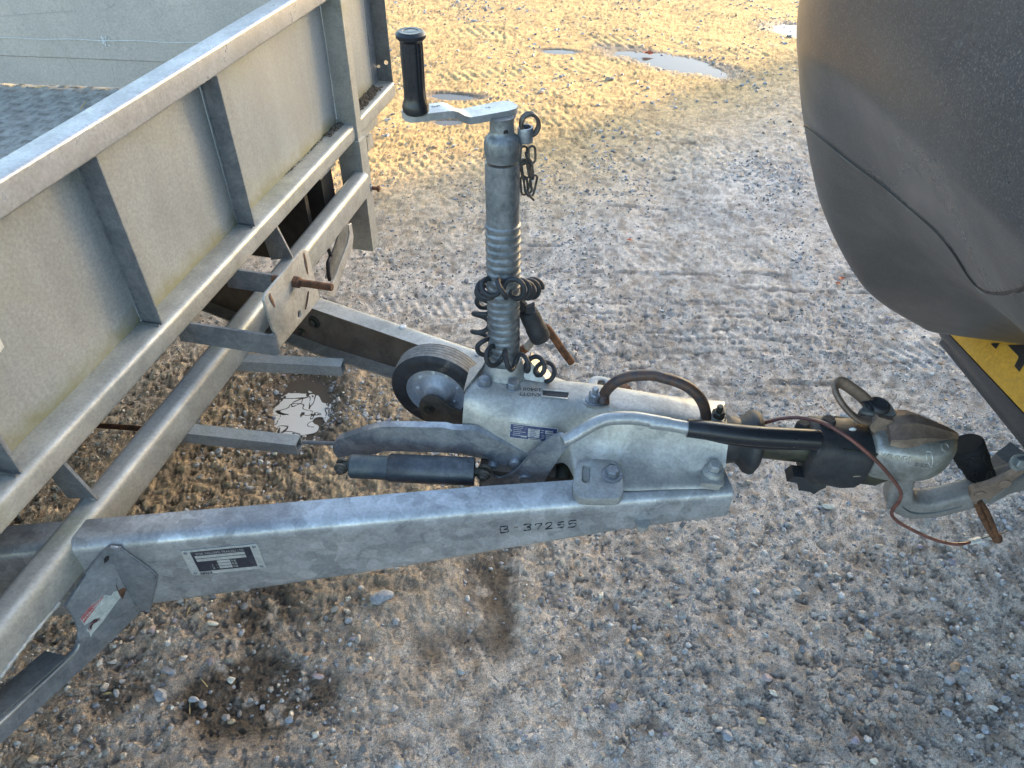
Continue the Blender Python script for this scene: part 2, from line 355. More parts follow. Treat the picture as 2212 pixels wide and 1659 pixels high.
# tyre tracks: (y at x=0, slope, half width, lug pitch, strength)
TRK = [(1.86, .03, .075, .042, .006), (2.10, -.02, .070, .036, .004), (2.45, .05, .08, .045, .003), (3.25, .10, .10, .055, .004), (3.9, -.22, .10, .06, .006), (4.6, .25, .10, .06, .007), (5.3, -.1, .12, .07, .007)]
def feats(x, y):
    """height, moisture, paleness of the yard at (x, y)"""
    h = (fbm(x, y, .9, 3, 1)-.5)*.030
    big = fbm(x, y, 2.3, 4, 11); h = h+(big-.5)*.014
    mid = fbm(x, y, 9, 4, 21)
    wobx = x+(fbm(x, y, 14, 2, 31)-.5)*.05; woby = y+(fbm(x, y, 14, 2, 41)-.5)*.05
    clod = 1-np.abs(2*vnoise(wobx, woby, 26, 51)-1); clod2 = 1-np.abs(2*vnoise(wobx, woby, 58, 52)-1)
    rough = sst(.42, .62, fbm(x, y, 1.6, 3, 61))
    # churned soil beside and beneath the drawbar
    chur = np.exp(-(((x+.55)/.60)**2+((y-1.35)/.55)**2)**1.5)
    wa = (fbm(x, y, 6, 3, 97)-.5)*.16; wb = (fbm(x, y, 6, 3, 98)-.5)*.16
    def bl(x0, y0, a, b): return np.exp(-((((x-x0+wa)/a)**2+((y-y0+wb)/b)**2)**1.6))
    soft = np.clip(bl(-.53, .66, .14, .06)+.8*bl(-.56, .84, .13, .10)+.6*bl(-.80, .70, .08, .07)+.7*bl(-.03, .95, .05, .16)+.45*bl(-.1, .80, .08, .06), 0, 1)
    amp = .0005+.0010*rough+.002*chur
    h = h+(clod-.5)*amp+(clod2-.5)*amp*.7+(mid-.5)*.005
    g1 = fbm(x, y, 70, 4, 71, .75); h = h+(g1-.5)*(.0040+.004*rough+.007*chur)
    h = h+(fbm(x, y, 34, 5, 73, .72)-.5)*(.004+.022*chur); pit = sst(.60, .70, fbm(x, y, 46, 4, 77, .7)); h = h-pit*(.0025+.004*rough)
    cw = (fbm(x, y, 12, 2, 75)-.5)*.03
    c1 = np.abs(fbm(x*.45+cw, y*1.2+cw, 24, 2, 78)-.5); c2 = np.abs(fbm(x+cw, y-cw, 52, 2, 79)-.5); far_ = sst(1.1, 1.8, y)
    m1 = sst(.48, .60, fbm(x, y, 4, 2, 76)); cleft = np.maximum(sst(.022, .0, c1)*m1*far_, sst(.03, .0, c2)*.6*(1-m1*.5))
    h = h-cleft*.0045*(1-.3*chur)
    for y1_, sl_ in ((1.66, .0), (1.70, .02), (1.81, .03), (1.88, .0), (1.97, .03), (2.09, -.01), (2.15, .02), (2.28, .0), (1.62, .03), (1.74, -.01), (1.93, .02), (2.02, .05), (2.2, -.03), (2.36, .02), (2.55, .04), (2.9, -.05), (3.3, .06)):
        vv_ = y-y1_-sl_*x-(fbm(x, y, 2.1, 3, 88)-.5)*.09-(fbm(x*1.5, y, 22, 3, 87, .7)-.5)*.022; gg = sst(.50, .64, fbm(x, y*3, 3.1, 2, 89+int(y1_*20)))*sst(-.3, .1, x)*sst(.42, .62, fbm(x, y*5, 11, 3, 90+int(y1_*20), .7))
        ln = np.exp(-(vv_/.007)**2)*gg; h = h-ln*.005+np.exp(-((vv_-.018)/.010)**2)*gg*.004; cleft = np.maximum(cleft, ln)
    tm = 0*x
    for y0, sl, hw, pt, st in TRK:
        v = (y-y0-sl*x-(fbm(x, y, 1.1, 2, 81)-.5)*.10); m = sst(hw*1.25, hw*.8, np.abs(v))
        gap = sst(.38, .60, fbm(x, y, 3.4, 3, 83+int(y0*10)))*(.5+.5*sst(.35, .6, fbm(x, y, 16, 2, 84)))
        xm = sst(-1.2, -.2, x) if y0 < 3 else 1
        m = m*gap*xm
        ph = x/pt+v/hw*.9+(y0*3)+(fbm(x, y, 5, 2, 86)-.5)*.8
        lug = np.abs(((ph % 1)-.5)*2); lug = sst(.35, .62, lug)
        rid = sst(.55, .9, np.abs(((v/hw*1.5) % 1)-.5)*2)
        h = h+m*st*(lug*.8-.55)+m*st*.25*rid; h = h+np.exp(-((np.abs(v)-hw*1.3)/.018)**2)*gap*xm*st*.7
        tm = np.maximum(tm, m)
    # wheel ruts running away on the right
    for r0_, r1_, st in ((.95, .25, .012), (.30, .18, .008)):
        v = x-(r0_+r1_*(y-1)); h = h-np.exp(-(v/.13)**2)*st
    h = h-.014*soft
    wet = np.clip(soft*1.5, 0, 1)*sst(.34, .56, fbm(x, y, 26, 4, 91, .7)+.10*soft)
    wat = 0*x
    for P in PUD:
        r = pudr(x, y, P)+(fbm(x, y, 7, 3, 101)-.5)*.65
        dd = sst(1.25, .35, r); h = h*(1-.75*dd)-dd*.024+dd*(clod-.5)*.006
        wat = np.maximum(wat, sst(1.55, .95, r))
    patches = sst(.58, .72, fbm(x, y, 2.2, 4, 111)); wet = np.maximum(wet, patches*.45*sst(.5, .75, mid))
    wet = np.maximum(wet, wat*.9)
    return h, wet, mid, clod, rough, chur, tm, cleft
def rows():
    n = 980; y = .22*np.exp(np.linspace(0, math.log(9.5/.22), n))
    far = 9.5*np.exp(np.linspace(0, math.log(300/9.5), 50))[1:]
    near = np.linspace(-12, .10, 24)
    return np.concatenate([near, y, far])
ys = rows(); sin_ = np.linspace(-1.0, 1.0, 900)
sout = 1.0*np.exp(np.linspace(0, math.log(60), 22))[1:]
ss = np.concatenate([-sout[::-1], sin_, sout])
Y = np.repeat(ys[:, None], len(ss), 1); Xw = .45*np.maximum(Y, .2)+.95; X = ss[None, :]*Xw
hh, wet, mid, clod, rough, chur, tm, cleft = feats(X, Y)
fade = sst(14, 8, np.abs(Y))*sst(9, 6, np.abs(X)); hh = hh*fade
nr, nc = X.shape
co = np.stack([X, Y, hh], -1).reshape(-1, 3)
idx = np.arange(nr*nc).reshape(nr, nc)
q = np.stack([idx[:-1, :-1], idx[:-1, 1:], idx[1:, 1:], idx[1:, :-1]], -1).reshape(-1, 4)
me = bpy.data.meshes.new('ground'); me.vertices.add(len(co)); me.vertices.foreach_set('co', co.ravel().astype(np.float32))
me.loops.add(q.size); me.loops.foreach_set('vertex_index', q.ravel().astype(np.int32))
me.polygons.add(len(q)); me.polygons.foreach_set('loop_start', np.arange(0, q.size, 4, dtype=np.int32)); me.polygons.foreach_set('loop_total', np.full(len(q), 4, np.int32))
me.update(); me.validate()
# soil kinds: dried grey crust, brown mud, golden sunlight painted in further out
lowf = fbm(X, Y, .7, 3, 121); v2 = fbm(X, Y, 5, 4, 131); v3 = fbm(X, Y, 34, 3, 141)
pale = np.array([.56, .50, .44]); brown = np.array([.34, .265, .20]); dark = np.array([.085, .060, .040]); sungold = np.array([.52, .34, .14]); grey = np.array([.45, .41, .37])
tan = np.array([.37, .27, .165])
w1 = sst(.42, .60, v2)[..., None]; base = pale*(1-w1)+grey*w1
w2 = np.clip(sst(.50, .70, v3)*.55+sst(.015, -.015, hh)*.25, 0, 1)[..., None]; base = base*(1-w2)+brown*w2
oc = sst(2.5, 4.2, Y+(lowf-.5)*1.6-.42*X)[..., None]; base = base*(1-oc)+(sungold*(.75+.5*v3[..., None]))*oc
ch = np.clip(chur*1.25, 0, .95)[..., None]; base = base*(1-ch)+(tan*(.55+.9*v3[..., None]))*ch
nearl = (sst(.9, .55, Y)*sst(.05, -.5, X)*.65)[..., None]; base = base*(1-nearl)+(brown*(.9+.6*v3[..., None]))*nearl
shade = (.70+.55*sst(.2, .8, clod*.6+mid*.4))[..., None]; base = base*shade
cf = (cleft*.62)[..., None]; base = base*(1-cf)+np.array([.11, .085, .062])*cf
wt = wet[..., None]; base = base*(1-wt)+dark*wt
tmx = tm[..., None]; base = base*(1+.15*tmx)
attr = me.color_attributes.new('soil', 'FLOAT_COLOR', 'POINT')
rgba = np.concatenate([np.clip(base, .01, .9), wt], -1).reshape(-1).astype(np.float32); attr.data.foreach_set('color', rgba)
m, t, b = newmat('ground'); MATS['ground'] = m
at = t.nodes.new('ShaderNodeAttribute'); at.attribute_name = 'soil'
pos = world_pos(t)
n1 = nz(t, 260, 7, .85, pos); c = mixc(t, 1.0, at.outputs['Color'], ramp(t, n1.outputs[0], [(.36, .30), (.47, .92), (.60, 1.15), (.68, 1.7)]).outputs[0], 'MULTIPLY')
ns = nz(t, 900, 2, .7, pos); c = mixc(t, 1.0, c, ramp(t, ns.outputs[0], [(.36, .45), (.5, 1.0), (.64, 1.55)]).outputs[0], 'MULTIPLY')
n0 = nz(t, 55, 5, .75, pos, 1.2); c = mixc(t, ramp(t, n0.outputs[0], [(.52, 0), (.64, .5)]).outputs[0], c, (.20, .15, .11))
v2_ = t.nodes.new('ShaderNodeTexVoronoi'); v2_.inputs['Scale'].default_value = 75; t.links.new(pos, v2_.inputs['Vector'])
c = mixc(t, 1.0, c, ramp(t, v2_.outputs['Color'], [(0, .78), (1, 1.22)]).outputs[0], 'MULTIPLY')
v3_ = t.nodes.new('ShaderNodeTexVoronoi'); v3_.inputs['Scale'].default_value = 120; t.links.new(pos, v3_.inputs['Vector'])
c = mixc(t, ramp(t, v3_.outputs['Distance'], [(.10, .5), (.20, 0)]).outputs[0], c, (.12, .10, .08))
vo = t.nodes.new('ShaderNodeTexVoronoi'); vo.inputs['Scale'].default_value = 150; t.links.new(pos, vo.inputs['Vector'])
vr = ramp(t, vo.outputs['Distance'], [(.18, .55), (.36, 0)])
sp = nz(t, 24, 3, .6, pos); vm = t.nodes.new('ShaderNodeMath'); vm.operation = 'MULTIPLY'
t.links.new(vr.outputs[0], vm.inputs[0]); t.links.new(ramp(t, sp.outputs[0], [(.42, 0), (.58, 1)]).outputs[0], vm.inputs[1])
stc = ramp(t, vo.outputs['Color'], [(0, (.13, .145, .17)), (.45, (.30, .31, .33)), (.75, (.36, .31, .25)), (1, (.20, .14, .10))])
wetinv = t.nodes.new('ShaderNodeMath'); wetinv.operation = 'MULTIPLY_ADD'; t.links.new(at.outputs['Alpha'], wetinv.inputs[0]); wetinv.inputs[1].default_value = -.8; wetinv.inputs[2].default_value = 1
vm2 = t.nodes.new('ShaderNodeMath'); vm2.operation = 'MULTIPLY'; t.links.new(vm.outputs[0], vm2.inputs[0]); t.links.new(wetinv.outputs[0], vm2.inputs[1])
c = mixc(t, vm2.outputs[0], c, stc.outputs[0])
t.links.new(c, b.inputs['Base Color'])
rr = t.nodes.new('ShaderNodeMapRange'); t.links.new(at.outputs['Alpha'], rr.inputs[0]); rr.inputs[3].default_value = .85; rr.inputs[4].default_value = .45; t.links.new(rr.outputs[0], b.inputs['Roughness'])
mb = t.nodes.new('ShaderNodeMath'); mb.operation = 'MULTIPLY_ADD'; t.links.new(n1.outputs[0], mb.inputs[0]); mb.inputs[1].default_value = 1.0; mb.inputs[2].default_value = 0
bump(t, b, mb.outputs[0], 1.0, .0045)
g = link('ground', me, 'ground', None, None, Vector((0, 0, 0))); g['kind'] = 'structure'
for p in me.polygons[:1]: pass
me.polygons.foreach_set('use_smooth', np.ones(len(me.polygons), bool))

# puddles
m, t, b = newmat('water'); MATS['water'] = m
b.inputs['Base Color'].default_value = (.10, .085, .07, 1); b.inputs['Roughness'].default_value = .06; b.inputs['IOR'].default_value = 1.33
pos = world_pos(t); n = nz(t, 14, 2, .5, pos); bump(t, b, n.outputs[0], .05, .002)
m, t, b = newmat('skyice'); MATS['skyice'] = m
b.inputs['Base Color'].default_value = (.60, .59, .57, 1); b.inputs['Roughness'].default_value = .22; b.inputs['IOR'].default_value = 1.31  # pale base carries the bright sky reflection on the icy skin
pos = world_pos(t); n = nz(t, 60, 3, .5, pos); bump(t, b, n.outputs[0], .15, .002)
for i, P in enumerate(PUD):
    bm = bmesh.new(); c0 = Vector((P[0], P[1], P[5]-.004)); ang = P[4]
    x = Vector((math.cos(ang), math.sin(ang), 0)); y = Vector((-math.sin(ang), math.cos(ang), 0))
    vs = [bm.verts.new(c0+x*(P[2]*1.35*math.cos(a))+y*(P[3]*1.35*math.sin(a))) for a in [2*math.pi*k/48 for k in range(48)]]
    bm.faces.new(vs); o = obj('puddle', bm, 'water', None, None); o['kind'] = 'structure'
# broken icy skin, sky reflection painted white, on the puddle between the drawbar stubs
bm = bmesh.new(); P = PUD[0]; pts = []
gx, gy = np.meshgrid(np.linspace(-.14, .14, 190), np.linspace(-.18, .18, 240))
wx = P[0]+gx; wy = P[1]+gy
dxw = (vnoise(wx, wy, 30, 205)-.5)*.03
isl = vnoise(wx+dxw, wy*1.6, 26, 201); isl2 = vnoise(wx*1.3, wy+dxw, 44, 203); ed = np.sqrt(((gx+.005)/.085)**2+((gy+.04)/.105)**2)+(vnoise(wx, wy, 24, 211)-.5)*.8
tw = .012+.05*sst(-.05, .12, gy)
mask = (ed < 1.0) & (np.abs(isl-.50) > tw) & (np.abs(isl2-.72) > .022+tw*.5) & (isl2 < .93-.35*sst(0, .12, gy))
vid = {}
def vv(i, j):
    if (i, j) not in vid: vid[(i, j)] = bm.verts.new((wx[i, j], wy[i, j], P[5]-.0015))
    return vid[(i, j)]
for i in range(gx.shape[0]-1):
    for j in range(gx.shape[1]-1):
        if mask[i, j] and mask[i+1, j] and mask[i, j+1] and mask[i+1, j+1]:
            bm.faces.new((vv(i, j), vv(i, j+1), vv(i+1, j+1), vv(i+1, j)))
r = bmesh.ops.extrude_face_region(bm, geom=bm.faces[:])
bmesh.ops.translate(bm, vec=(0, 0, .001), verts=[v for v in r['geom'] if isinstance(v, bmesh.types.BMVert)])
o = obj('ice', bm, 'skyice', None, 40); o['kind'] = 'stuff'; o['label'] = 'broken thin ice with bright sky reflection painted white, on the dark puddle under the trailer drawbar'; o['category'] = 'ice'

# gravel
ico = bmesh.new(); bmesh.ops.create_icosphere(ico, subdivisions=1, radius=1); iv0 = np.array([v.co for v in ico.verts]); if0 = np.array([[v.index for v in f.verts] for f in ico.faces]); ico.free()
ico = bmesh.new(); bmesh.ops.create_icosphere(ico, subdivisions=2, radius=1); iv1 = np.array([v.co for v in ico.verts]); if1 = np.array([[v.index for v in f.verts] for f in ico.faces]); ico.free()
def stones(n, x0, x1, y0, y1, rmin, rmax, iv, fc, dens=None, seed=1, sink=.35, power=2.2):
    r = np.random.default_rng(seed); out = []
    x = r.uniform(x0, x1, n*4); y = r.uniform(y0, y1, n*4)
    if dens is not None: k = r.random(n*4) < dens(x, y); x, y = x[k], y[k]
    x, y = x[:n], y[:n]; n = len(x); R = rmin+(rmax-rmin)*r.random(n)**power
    h = feats(x, y)[0]; sc = r.uniform(.55, 1.25, (n, 3))*R[:, None]; sc[:, 2] *= .75
    V = iv[None]*np.ones((n, 1, 1)); jit = 1+r.uniform(-.28, .22, (n, len(iv), 1)); V = V*jit
    # chop with a few planes so that the pebbles have broken faces
    for _ in range(3):
        d = r.normal(size=(n, 3)); d /= np.linalg.norm(d, axis=1)[:, None]; lim = r.uniform(.45, .8, (n, 1))
        dd = (V*d[:, None]).sum(-1); over = np.clip(dd-lim, 0, None); V = V-d[:, None]*over[..., None]
    V = V*sc[:, None]
    a = r.uniform(0, 6.28, n); tl = r.uniform(-.5, .5, n)
    y_ = V[..., 1]*np.cos(tl)[:, None]-V[..., 2]*np.sin(tl)[:, None]; z_ = V[..., 1]*np.sin(tl)[:, None]+V[..., 2]*np.cos(tl)[:, None]
    X_ = V[..., 0]*np.cos(a)[:, None]-y_*np.sin(a)[:, None]; Y_ = V[..., 0]*np.sin(a)[:, None]+y_*np.cos(a)[:, None]
    V = np.stack([X_+x[:, None], Y_+y[:, None], z_+(h+sc[:, 2]*r.uniform(-sink, .45, n))[:, None]], -1)
    pal = np.array([[.29, .31, .345], [.42, .43, .455], [.13, .145, .17], [.27, .26, .25], [.36, .33, .29], [.40, .40, .40], [.30, .20, .13], [.62, .59, .52], [.24, .22, .27]])
    ci = r.choice(len(pal), n, p=[.24, .20, .16, .12, .10, .08, .04, .02, .04]); C = pal[ci]*r.uniform(.75, 1.15, (n, 1))
    return V, C, fc
def merge(name, sets, mat):
    vs = []; fs = []; cs = []; off = 0
    for V, C, fc in sets:
        n, k, _ = V.shape; vs.append(V.reshape(-1, 3)); cs.append(np.repeat(C, k, 0))
        fs.append((fc[None]+(np.arange(n)*k)[:, None, None]+off).reshape(-1, 3)); off += n*k
    v = np.concatenate(vs); f = np.concatenate(fs); c = np.concatenate(cs)
    me = bpy.data.meshes.new(name); me.vertices.add(len(v)); me.vertices.foreach_set('co', v.ravel().astype(np.float32))
    me.loops.add(f.size); me.loops.foreach_set('vertex_index', f.ravel().astype(np.int32))
    me.polygons.add(len(f)); me.polygons.foreach_set('loop_start', np.arange(0, f.size, 3, dtype=np.int32)); me.polygons.foreach_set('loop_total', np.full(len(f), 3, np.int32))
    me.update(); me.validate()
    a = me.color_attributes.new('soil', 'FLOAT_COLOR', 'POINT'); a.data.foreach_set('color', np.concatenate([c, np.zeros((len(c), 1))], 1).ravel().astype(np.float32))
    me.polygons.foreach_set('use_smooth', np.ones(len(f), bool)); me.set_sharp_from_angle(angle=math.radians(38))
    return link(name, me, mat, None, None, Vector((0, 0, 0)))
m, t, b = newmat('gravel'); MATS['gravel'] = m
at = t.nodes.new('ShaderNodeAttribute'); at.attribute_name = 'soil'; pos = world_pos(t)
n1 = nz(t, 260, 5, .75, pos); c = mixc(t, 1.0, at.outputs['Color'], ramp(t, n1.outputs[0], [(.3, .5), (.7, 1.6)]).outputs[0], 'MULTIPLY')
n2 = nz(t, 60, 4, .6, pos); c = mixc(t, ramp(t, n2.outputs[0], [(.45, 0), (.65, .65)]).outputs[0], c, (.24, .20, .155))
t.links.new(c, b.inputs['Base Color']); b.inputs['Roughness'].default_value = .55; bump(t, b, n1.outputs[0], .6, .0015)
cl = lambda x, y: sst(.40, .60, fbm(x, y, 3.2, 4, 301))*.85+.10+.18*sst(-.2, .6, x)*sst(1.6, .8, y)
gr = merge('gravel', [
    stones(3900, -1.25, 1.45, .35, 1.6, .0035, .0110, iv1, if1, cl, 1, sink=.62),
    stones(7500, -1.4, 1.8, .35, 1.9, .0018, .0055, iv0, if0, cl, 2, sink=.5, power=1.5),
    stones(12000, -1.6, 2.4, 1.3, 3.4, .0022, .010, iv0, if0, cl, 3, sink=.6),
    stones(4500, -3.2, 3.6, 3.0, 7.0, .005, .017, iv0, if0, cl, 4, sink=.6)], 'gravel')
gr['kind'] = 'stuff'; gr['label'] = 'loose grey gravel scattered over the muddy yard'; gr['category'] = 'gravel'

# ------------------------------------------------------------------ flatbed trailer
TRL = thing('flatbed_trailer', 'galvanised steel flatbed trailer with ribbed headboard, A-frame drawbar and braked coupling', 'trailer', T(-.2, 0, 0))
def tbox(name, a0, a1, b0, b1, z0, z1, mat, parent=TRL, bev=.003, seg=2, label=None):
    bm = bmesh.new(); box(bm, T(a0, b0, z0), cv*(a1-a0), tv*(b1-b0), zv*(z1-z0))
    return obj(name, bm, mat, parent, 40, bev, seg, label)
AL = -1.9; AE = 1.34
def rounded_bar(name, a0, a1, b0, b1, z0, z1, mat, r=.012, parent=TRL):
    """box section with generous outer corner radii, slightly wavy along its length"""
    bm = bmesh.new(); n = max(2, int((a1-a0)/.05)); secs = []
    for i in range(n+1):
        a = a0+(a1-a0)*i/n; w = .0006*math.sin(a*7.1+b0*40)
        secs.append([T(a, 0, 0)+tv*(q.x+w)+zv*(q.y+w) for q in [Vector((v.x, v.y)) for v in rrect(Vector(((b0+b1)/2, (z0+z1)/2, 0)), Vector((1, 0, 0)), Vector((0, 1, 0)), b1-b0, z1-z0, r, 5)]])
    loft(bm, secs); return obj(name, bm, mat, parent, 50)
rounded_bar('top_rail', AL, AE+.02, -.052, .0, 1.007, 1.058, 'toprail', .006)
br = rounded_bar('bottom_rail', AL, 1.005, -.060, .009, .598, .651, 'rail', .013)
rounded_bar('bottom_rail_end', 1.02, AE, -.060, .009, .598, .651, 'rail', .010)
rounded_bar('cross_member', AL, .953, -.014, .040, .420, .502, 'rail', .017)
# headboard sheets between the ribs
ribs = [-.875, -.475, -.071, .330, .965]
def sheet_panel(a0, a1, mat='sheet'):
    bm = bmesh.new(); nx, nz_ = 24, 14; g = [[None]*(nz_+1) for _ in range(nx+1)]
    for i in range(nx+1):
        for j in range(nz_+1):
            u, v = i/nx, j/nz_; bul = .0035*math.sin(math.pi*u)*math.sin(math.pi*v)+.0016*mnoise.noise(Vector((u*4+a0*9, v*3, 1)))+.0012*math.sin(9*u+4*v+a0*7)
            g[i][j] = bm.verts.new(T(a0+(a1-a0)*u, -.047+bul, .640+.372*v))
    for i in range(nx):
        for j in range(nz_): bm.faces.new((g[i][j], g[i+1][j], g[i+1][j+1], g[i][j+1]))
    r = bmesh.ops.extrude_face_region(bm, geom=bm.faces[:]); bmesh.ops.translate(bm, vec=-tv*.002, verts=[x for x in r['geom'] if isinstance(x, bmesh.types.BMVert)])
    return obj('headboard_panel', bm, mat, TRL, 60)
edges = [AL]+ribs
for i in range(len(edges)-1): sheet_panel(edges[i]+.003, edges[i+1]-.001)
sheet_panel(1.0, 1.285)
for i, a in enumerate(ribs[:-1]):
    bm = bmesh.new()      # folded rib: one leg stands out from the sheet, a foot lies on it
    wfoot = .034
    prof = [(a, -.0445), (a+.003, -.0445), (a+.003, .0), (a+.0, .0)]
    z0, z1_ = .651, 1.0065
    prism(bm, [T(p[0], p[1], z0) for p in prof], zv*(z1_-z0))
    prism(bm, [T(a+.003, -.0445, z0), T(a+wfoot, -.0445, z0), T(a+wfoot, -.0415, z0), T(a+.003, -.0415, z0)], zv*(z1_-z0))
    prism(bm, [T(a-.0025, -.0445, z0), T(a, -.0445, z0), T(a, -.0405, z0), T(a-.0025, -.0405, z0)], zv*(z1_-z0))
    obj('rib', bm, 'zinc', TRL, 30, .0008, 1)
# weld fillets at the rib feet
for a in ribs[1:4]:
    bm = bmesh.new(); pts = [T(a-.006, -.044+k*.006, .652+.0008*math.sin(k*2.3)) for k in range(8)]; tube(bm, pts, [.003+.0008*math.sin(k*3) for k in range(8)], 8); obj('weld', bm, 'darkzinc', TRL, 60)
# post at the corner of the headboard, its socket below, pinch bolt
tbox('corner_post', .965, 1.005, -.045, .016, .600, 1.10, 'rail', bev=.006, seg=3)
tbox('post_socket', .955, 1.012, -.055, .022, .205, .600, 'rail', bev=.006, seg=3)
p = PB(zL(325, 1065), .022); a_, b_, z_ = abz(p)
hexbolt(T(.985, .022, z_), tv, .012, .012, TRL, 'zinc', None, 'welded_nut')
hexbolt(T(.985, .034, z_), tv, .0065, .022, TRL, 'rust', None, 'pinch_bolt'); hexbolt(T(.985, .052, z_), tv, .0105, .008, TRL, 'rust')
tbox('spacer_block', 1.02, 1.20, -.09, -.01, .560, .598, 'rail', bev=.003)
tbox('timber_end', 1.06, 1.11, -.075, .004, .520, .562, 'castlight', bev=.004, label='pale grimy block end under the end of the bottom rail')
# pillar at the far corner with two holes
bm = plate([T(1.335, -.055, .652), T(1.335, .006, .652), T(1.335, .0, 1.12), T(1.335, -.055, 1.12)],
           [ngon(T(1.335, -.012, .715), tv, zv, .0075, 16), ngon(T(1.335, -.040, .70), tv, zv, .0055, 14)], cv*.003)
obj('corner_pillar', bm, 'darkzinc', TRL, 30)
tbox('corner_pillar_leg', 1.287, 1.3345, -.052, -.047, .652, 1.12, 'zinc', bev=.001)
for zz in (.95,): hexbolt(T(1.31, -.047, zz), tv, .007, .005, TRL, 'zinc', None, 'bolt')
# plates that tie the bottom rail to the cross member
def quadA(name, pts, a, mat='zinc', th=.006):
    bm = bmesh.new(); prism(bm, [PA(q, a) for q in pts], cv*th); return obj(name, bm, mat, TRL, 30, .0008, 1)
def tie(a):
    bm = bmesh.new(); prism(bm, [T(a, -.052, .600), T(a, -.040, .490), T(a, -.010, .498), T(a, .028, .498), T(a, -.002, .600)], cv*.006)
    o = obj('tie_plate', bm, 'zinc', TRL, 30, .001, 1)
    bm = bmesh.new(); pts = [T(a+.004+.002*math.sin(k), -.012+k*.007, .503) for k in range(6)]; tube(bm, pts, [.004+.001*math.sin(k*2) for k in range(6)], 8); obj('weld', bm, 'castlight', TRL, 60)
tie(-.405); tie(.425); tie(-1.25)
# load floor with raised tread pattern, underside beams, far drop side
tbox('load_floor', AL, 1.36, -3.3, -.062, .630, .648, 'tread', bev=0)
bm = bmesh.new(); k = 0
for i in range(-10, 36):
    for j in range(0, 62):
        a = .20+i*.046; b = -.12-j*.046
        if a > 1.10 or b < -2.2 or a < -.1: continue
        even = (i+j) % 2 == 0
        for q in range(5):
            off = (q-2)*.0074
            c0 = T(a+(off if even else 0), b+(0 if even else off), .6485)
            L, w = (.0125, .0021)
            da, db = (w, L) if even else (L, w)
            vs = [bm.verts.new(c0+cv*sa*da+tv*sb*db) for sa, sb in ((-1, -1), (1, -1), (1, 1), (-1, 1))]
            ts = [bm.verts.new(c0+cv*sa*da*.45+tv*sb*db*.75+zv*.0022) for sa, sb in ((-1, -1), (1, -1), (1, 1), (-1, 1))]
            bridge(bm, vs, ts); bm.faces.new(ts)
o = obj('tread_bars', bm, 'tread', TRL, None); o['kind'] = 'stuff'
tbox('side_rail', .82, .90, -3.2, -.06, .36, .538, 'shadeblack', bev=.004)
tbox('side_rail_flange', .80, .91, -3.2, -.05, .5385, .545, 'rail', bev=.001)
tbox('side_rail', .70, .72, -3.2, -.06, .30, .56, 'shadeblack', bev=.004)
tbox('side_rail', -1.80, -1.70, -3.2, -.02, .40, .545, 'rail', bev=.006)
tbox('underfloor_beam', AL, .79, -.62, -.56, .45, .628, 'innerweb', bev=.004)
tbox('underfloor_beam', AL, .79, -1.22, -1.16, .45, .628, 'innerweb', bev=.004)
# aluminium drop side at the far edge, a shade off parallel, folded along a crease
pL = PZ((-60, 177), .655); pR = PZ((262, 190), .655); dsv = (pR-pL).normalized(); up_ = zv
pL = pR-dsv*2.2; pR2 = pR+dsv*.72
nn = dsv.cross(zv).normalized()   # towards the camera
bm = bmesh.new(); hz = [.0, .035, .088, .092, .20, .33, .335, .60]; of = [0, .0, .001, .0045, .005, .004, .0, .0]
cols = 60; g = []
for i in range(cols+1):
    u = i/cols; base_ = pL.lerp(pR2, u)
    g.append([bm.verts.new(base_+zv*h+nn*(o_+.0016*math.sin(u*23+h*9))) for h, o_ in zip(hz, of)])
for i in range(cols):
    for j in range(len(hz)-1): bm.faces.new((g[i][j], g[i+1][j], g[i+1][j+1], g[i][j+1]))
r = bmesh.ops.extrude_face_region(bm, geom=bm.faces[:]); bmesh.ops.translate(bm, vec=-nn*.012, verts=[x for x in r['geom'] if isinstance(x, bmesh.types.BMVert)])
DS = obj('drop_side', bm, 'alu', TRL, 30)
# paint splash and scratches on the drop side
def onds(p, d=.0085): return PN(p, pR+nn*d, nn)
bm = bmesh.new(); r = random.Random(3)
sq = sheet(0, 0, 600)
for i in range(46):
    cx_, cy_ = r.gauss(968, 24), r.uniform(335, 440); cx_ += (cy_-380)*.25
    c0 = onds(sq(cx_, cy_)); s = r.uniform(.0008, .0032); a0 = r.uniform(0, 3)
    vs = [bm.verts.new(c0+dsv*(s*r.uniform(.4, 1)*math.cos(a0+t_))+zv*(s*r.uniform(.5, 1.4)*math.sin(a0+t_))) for t_ in [0, .9, 1.8, 2.7, 3.6, 4.5, 5.4]]
    bm.faces.new(vs)
obj('paint_splash', bm, 'white', TRL, None)
for x0, y0, x1, y1, w in [(0, 150, 700, 100, 1.2), (600, 500, 710, 690, 1.6), (1030, 590, 1060, 760, 1.4), (750, 540, 800, 620, 1.0), (1600, 60, 1700, 50, 1.2), (960, 90, 1060, 40, 1.5), (1300, 240, 1400, 200, .9)]:
    bm = bmesh.new(); a1 = onds(sq(x0, y0)); a2 = onds(sq(x1, y1)); d = (a2-a1).normalized(); s = nn.cross(d)*(.0008*w)
    bm.faces.new([bm.verts.new(v) for v in (a1-s*.3, a2-s*.3, a2+s*.3, a1+s*.3)]); obj('scratch', bm, 'zinc', TRL, None)
bm = bmesh.new(); a1 = onds(sq(-60, 345), .0095); a2 = onds(sq(1900, 395), .0095)
tube(bm, [a1.lerp(a2, i/30)+zv*.0015*math.sin(i*.7) for i in range(31)], .0011, 6); obj('crease', bm, 'white', TRL, 60)

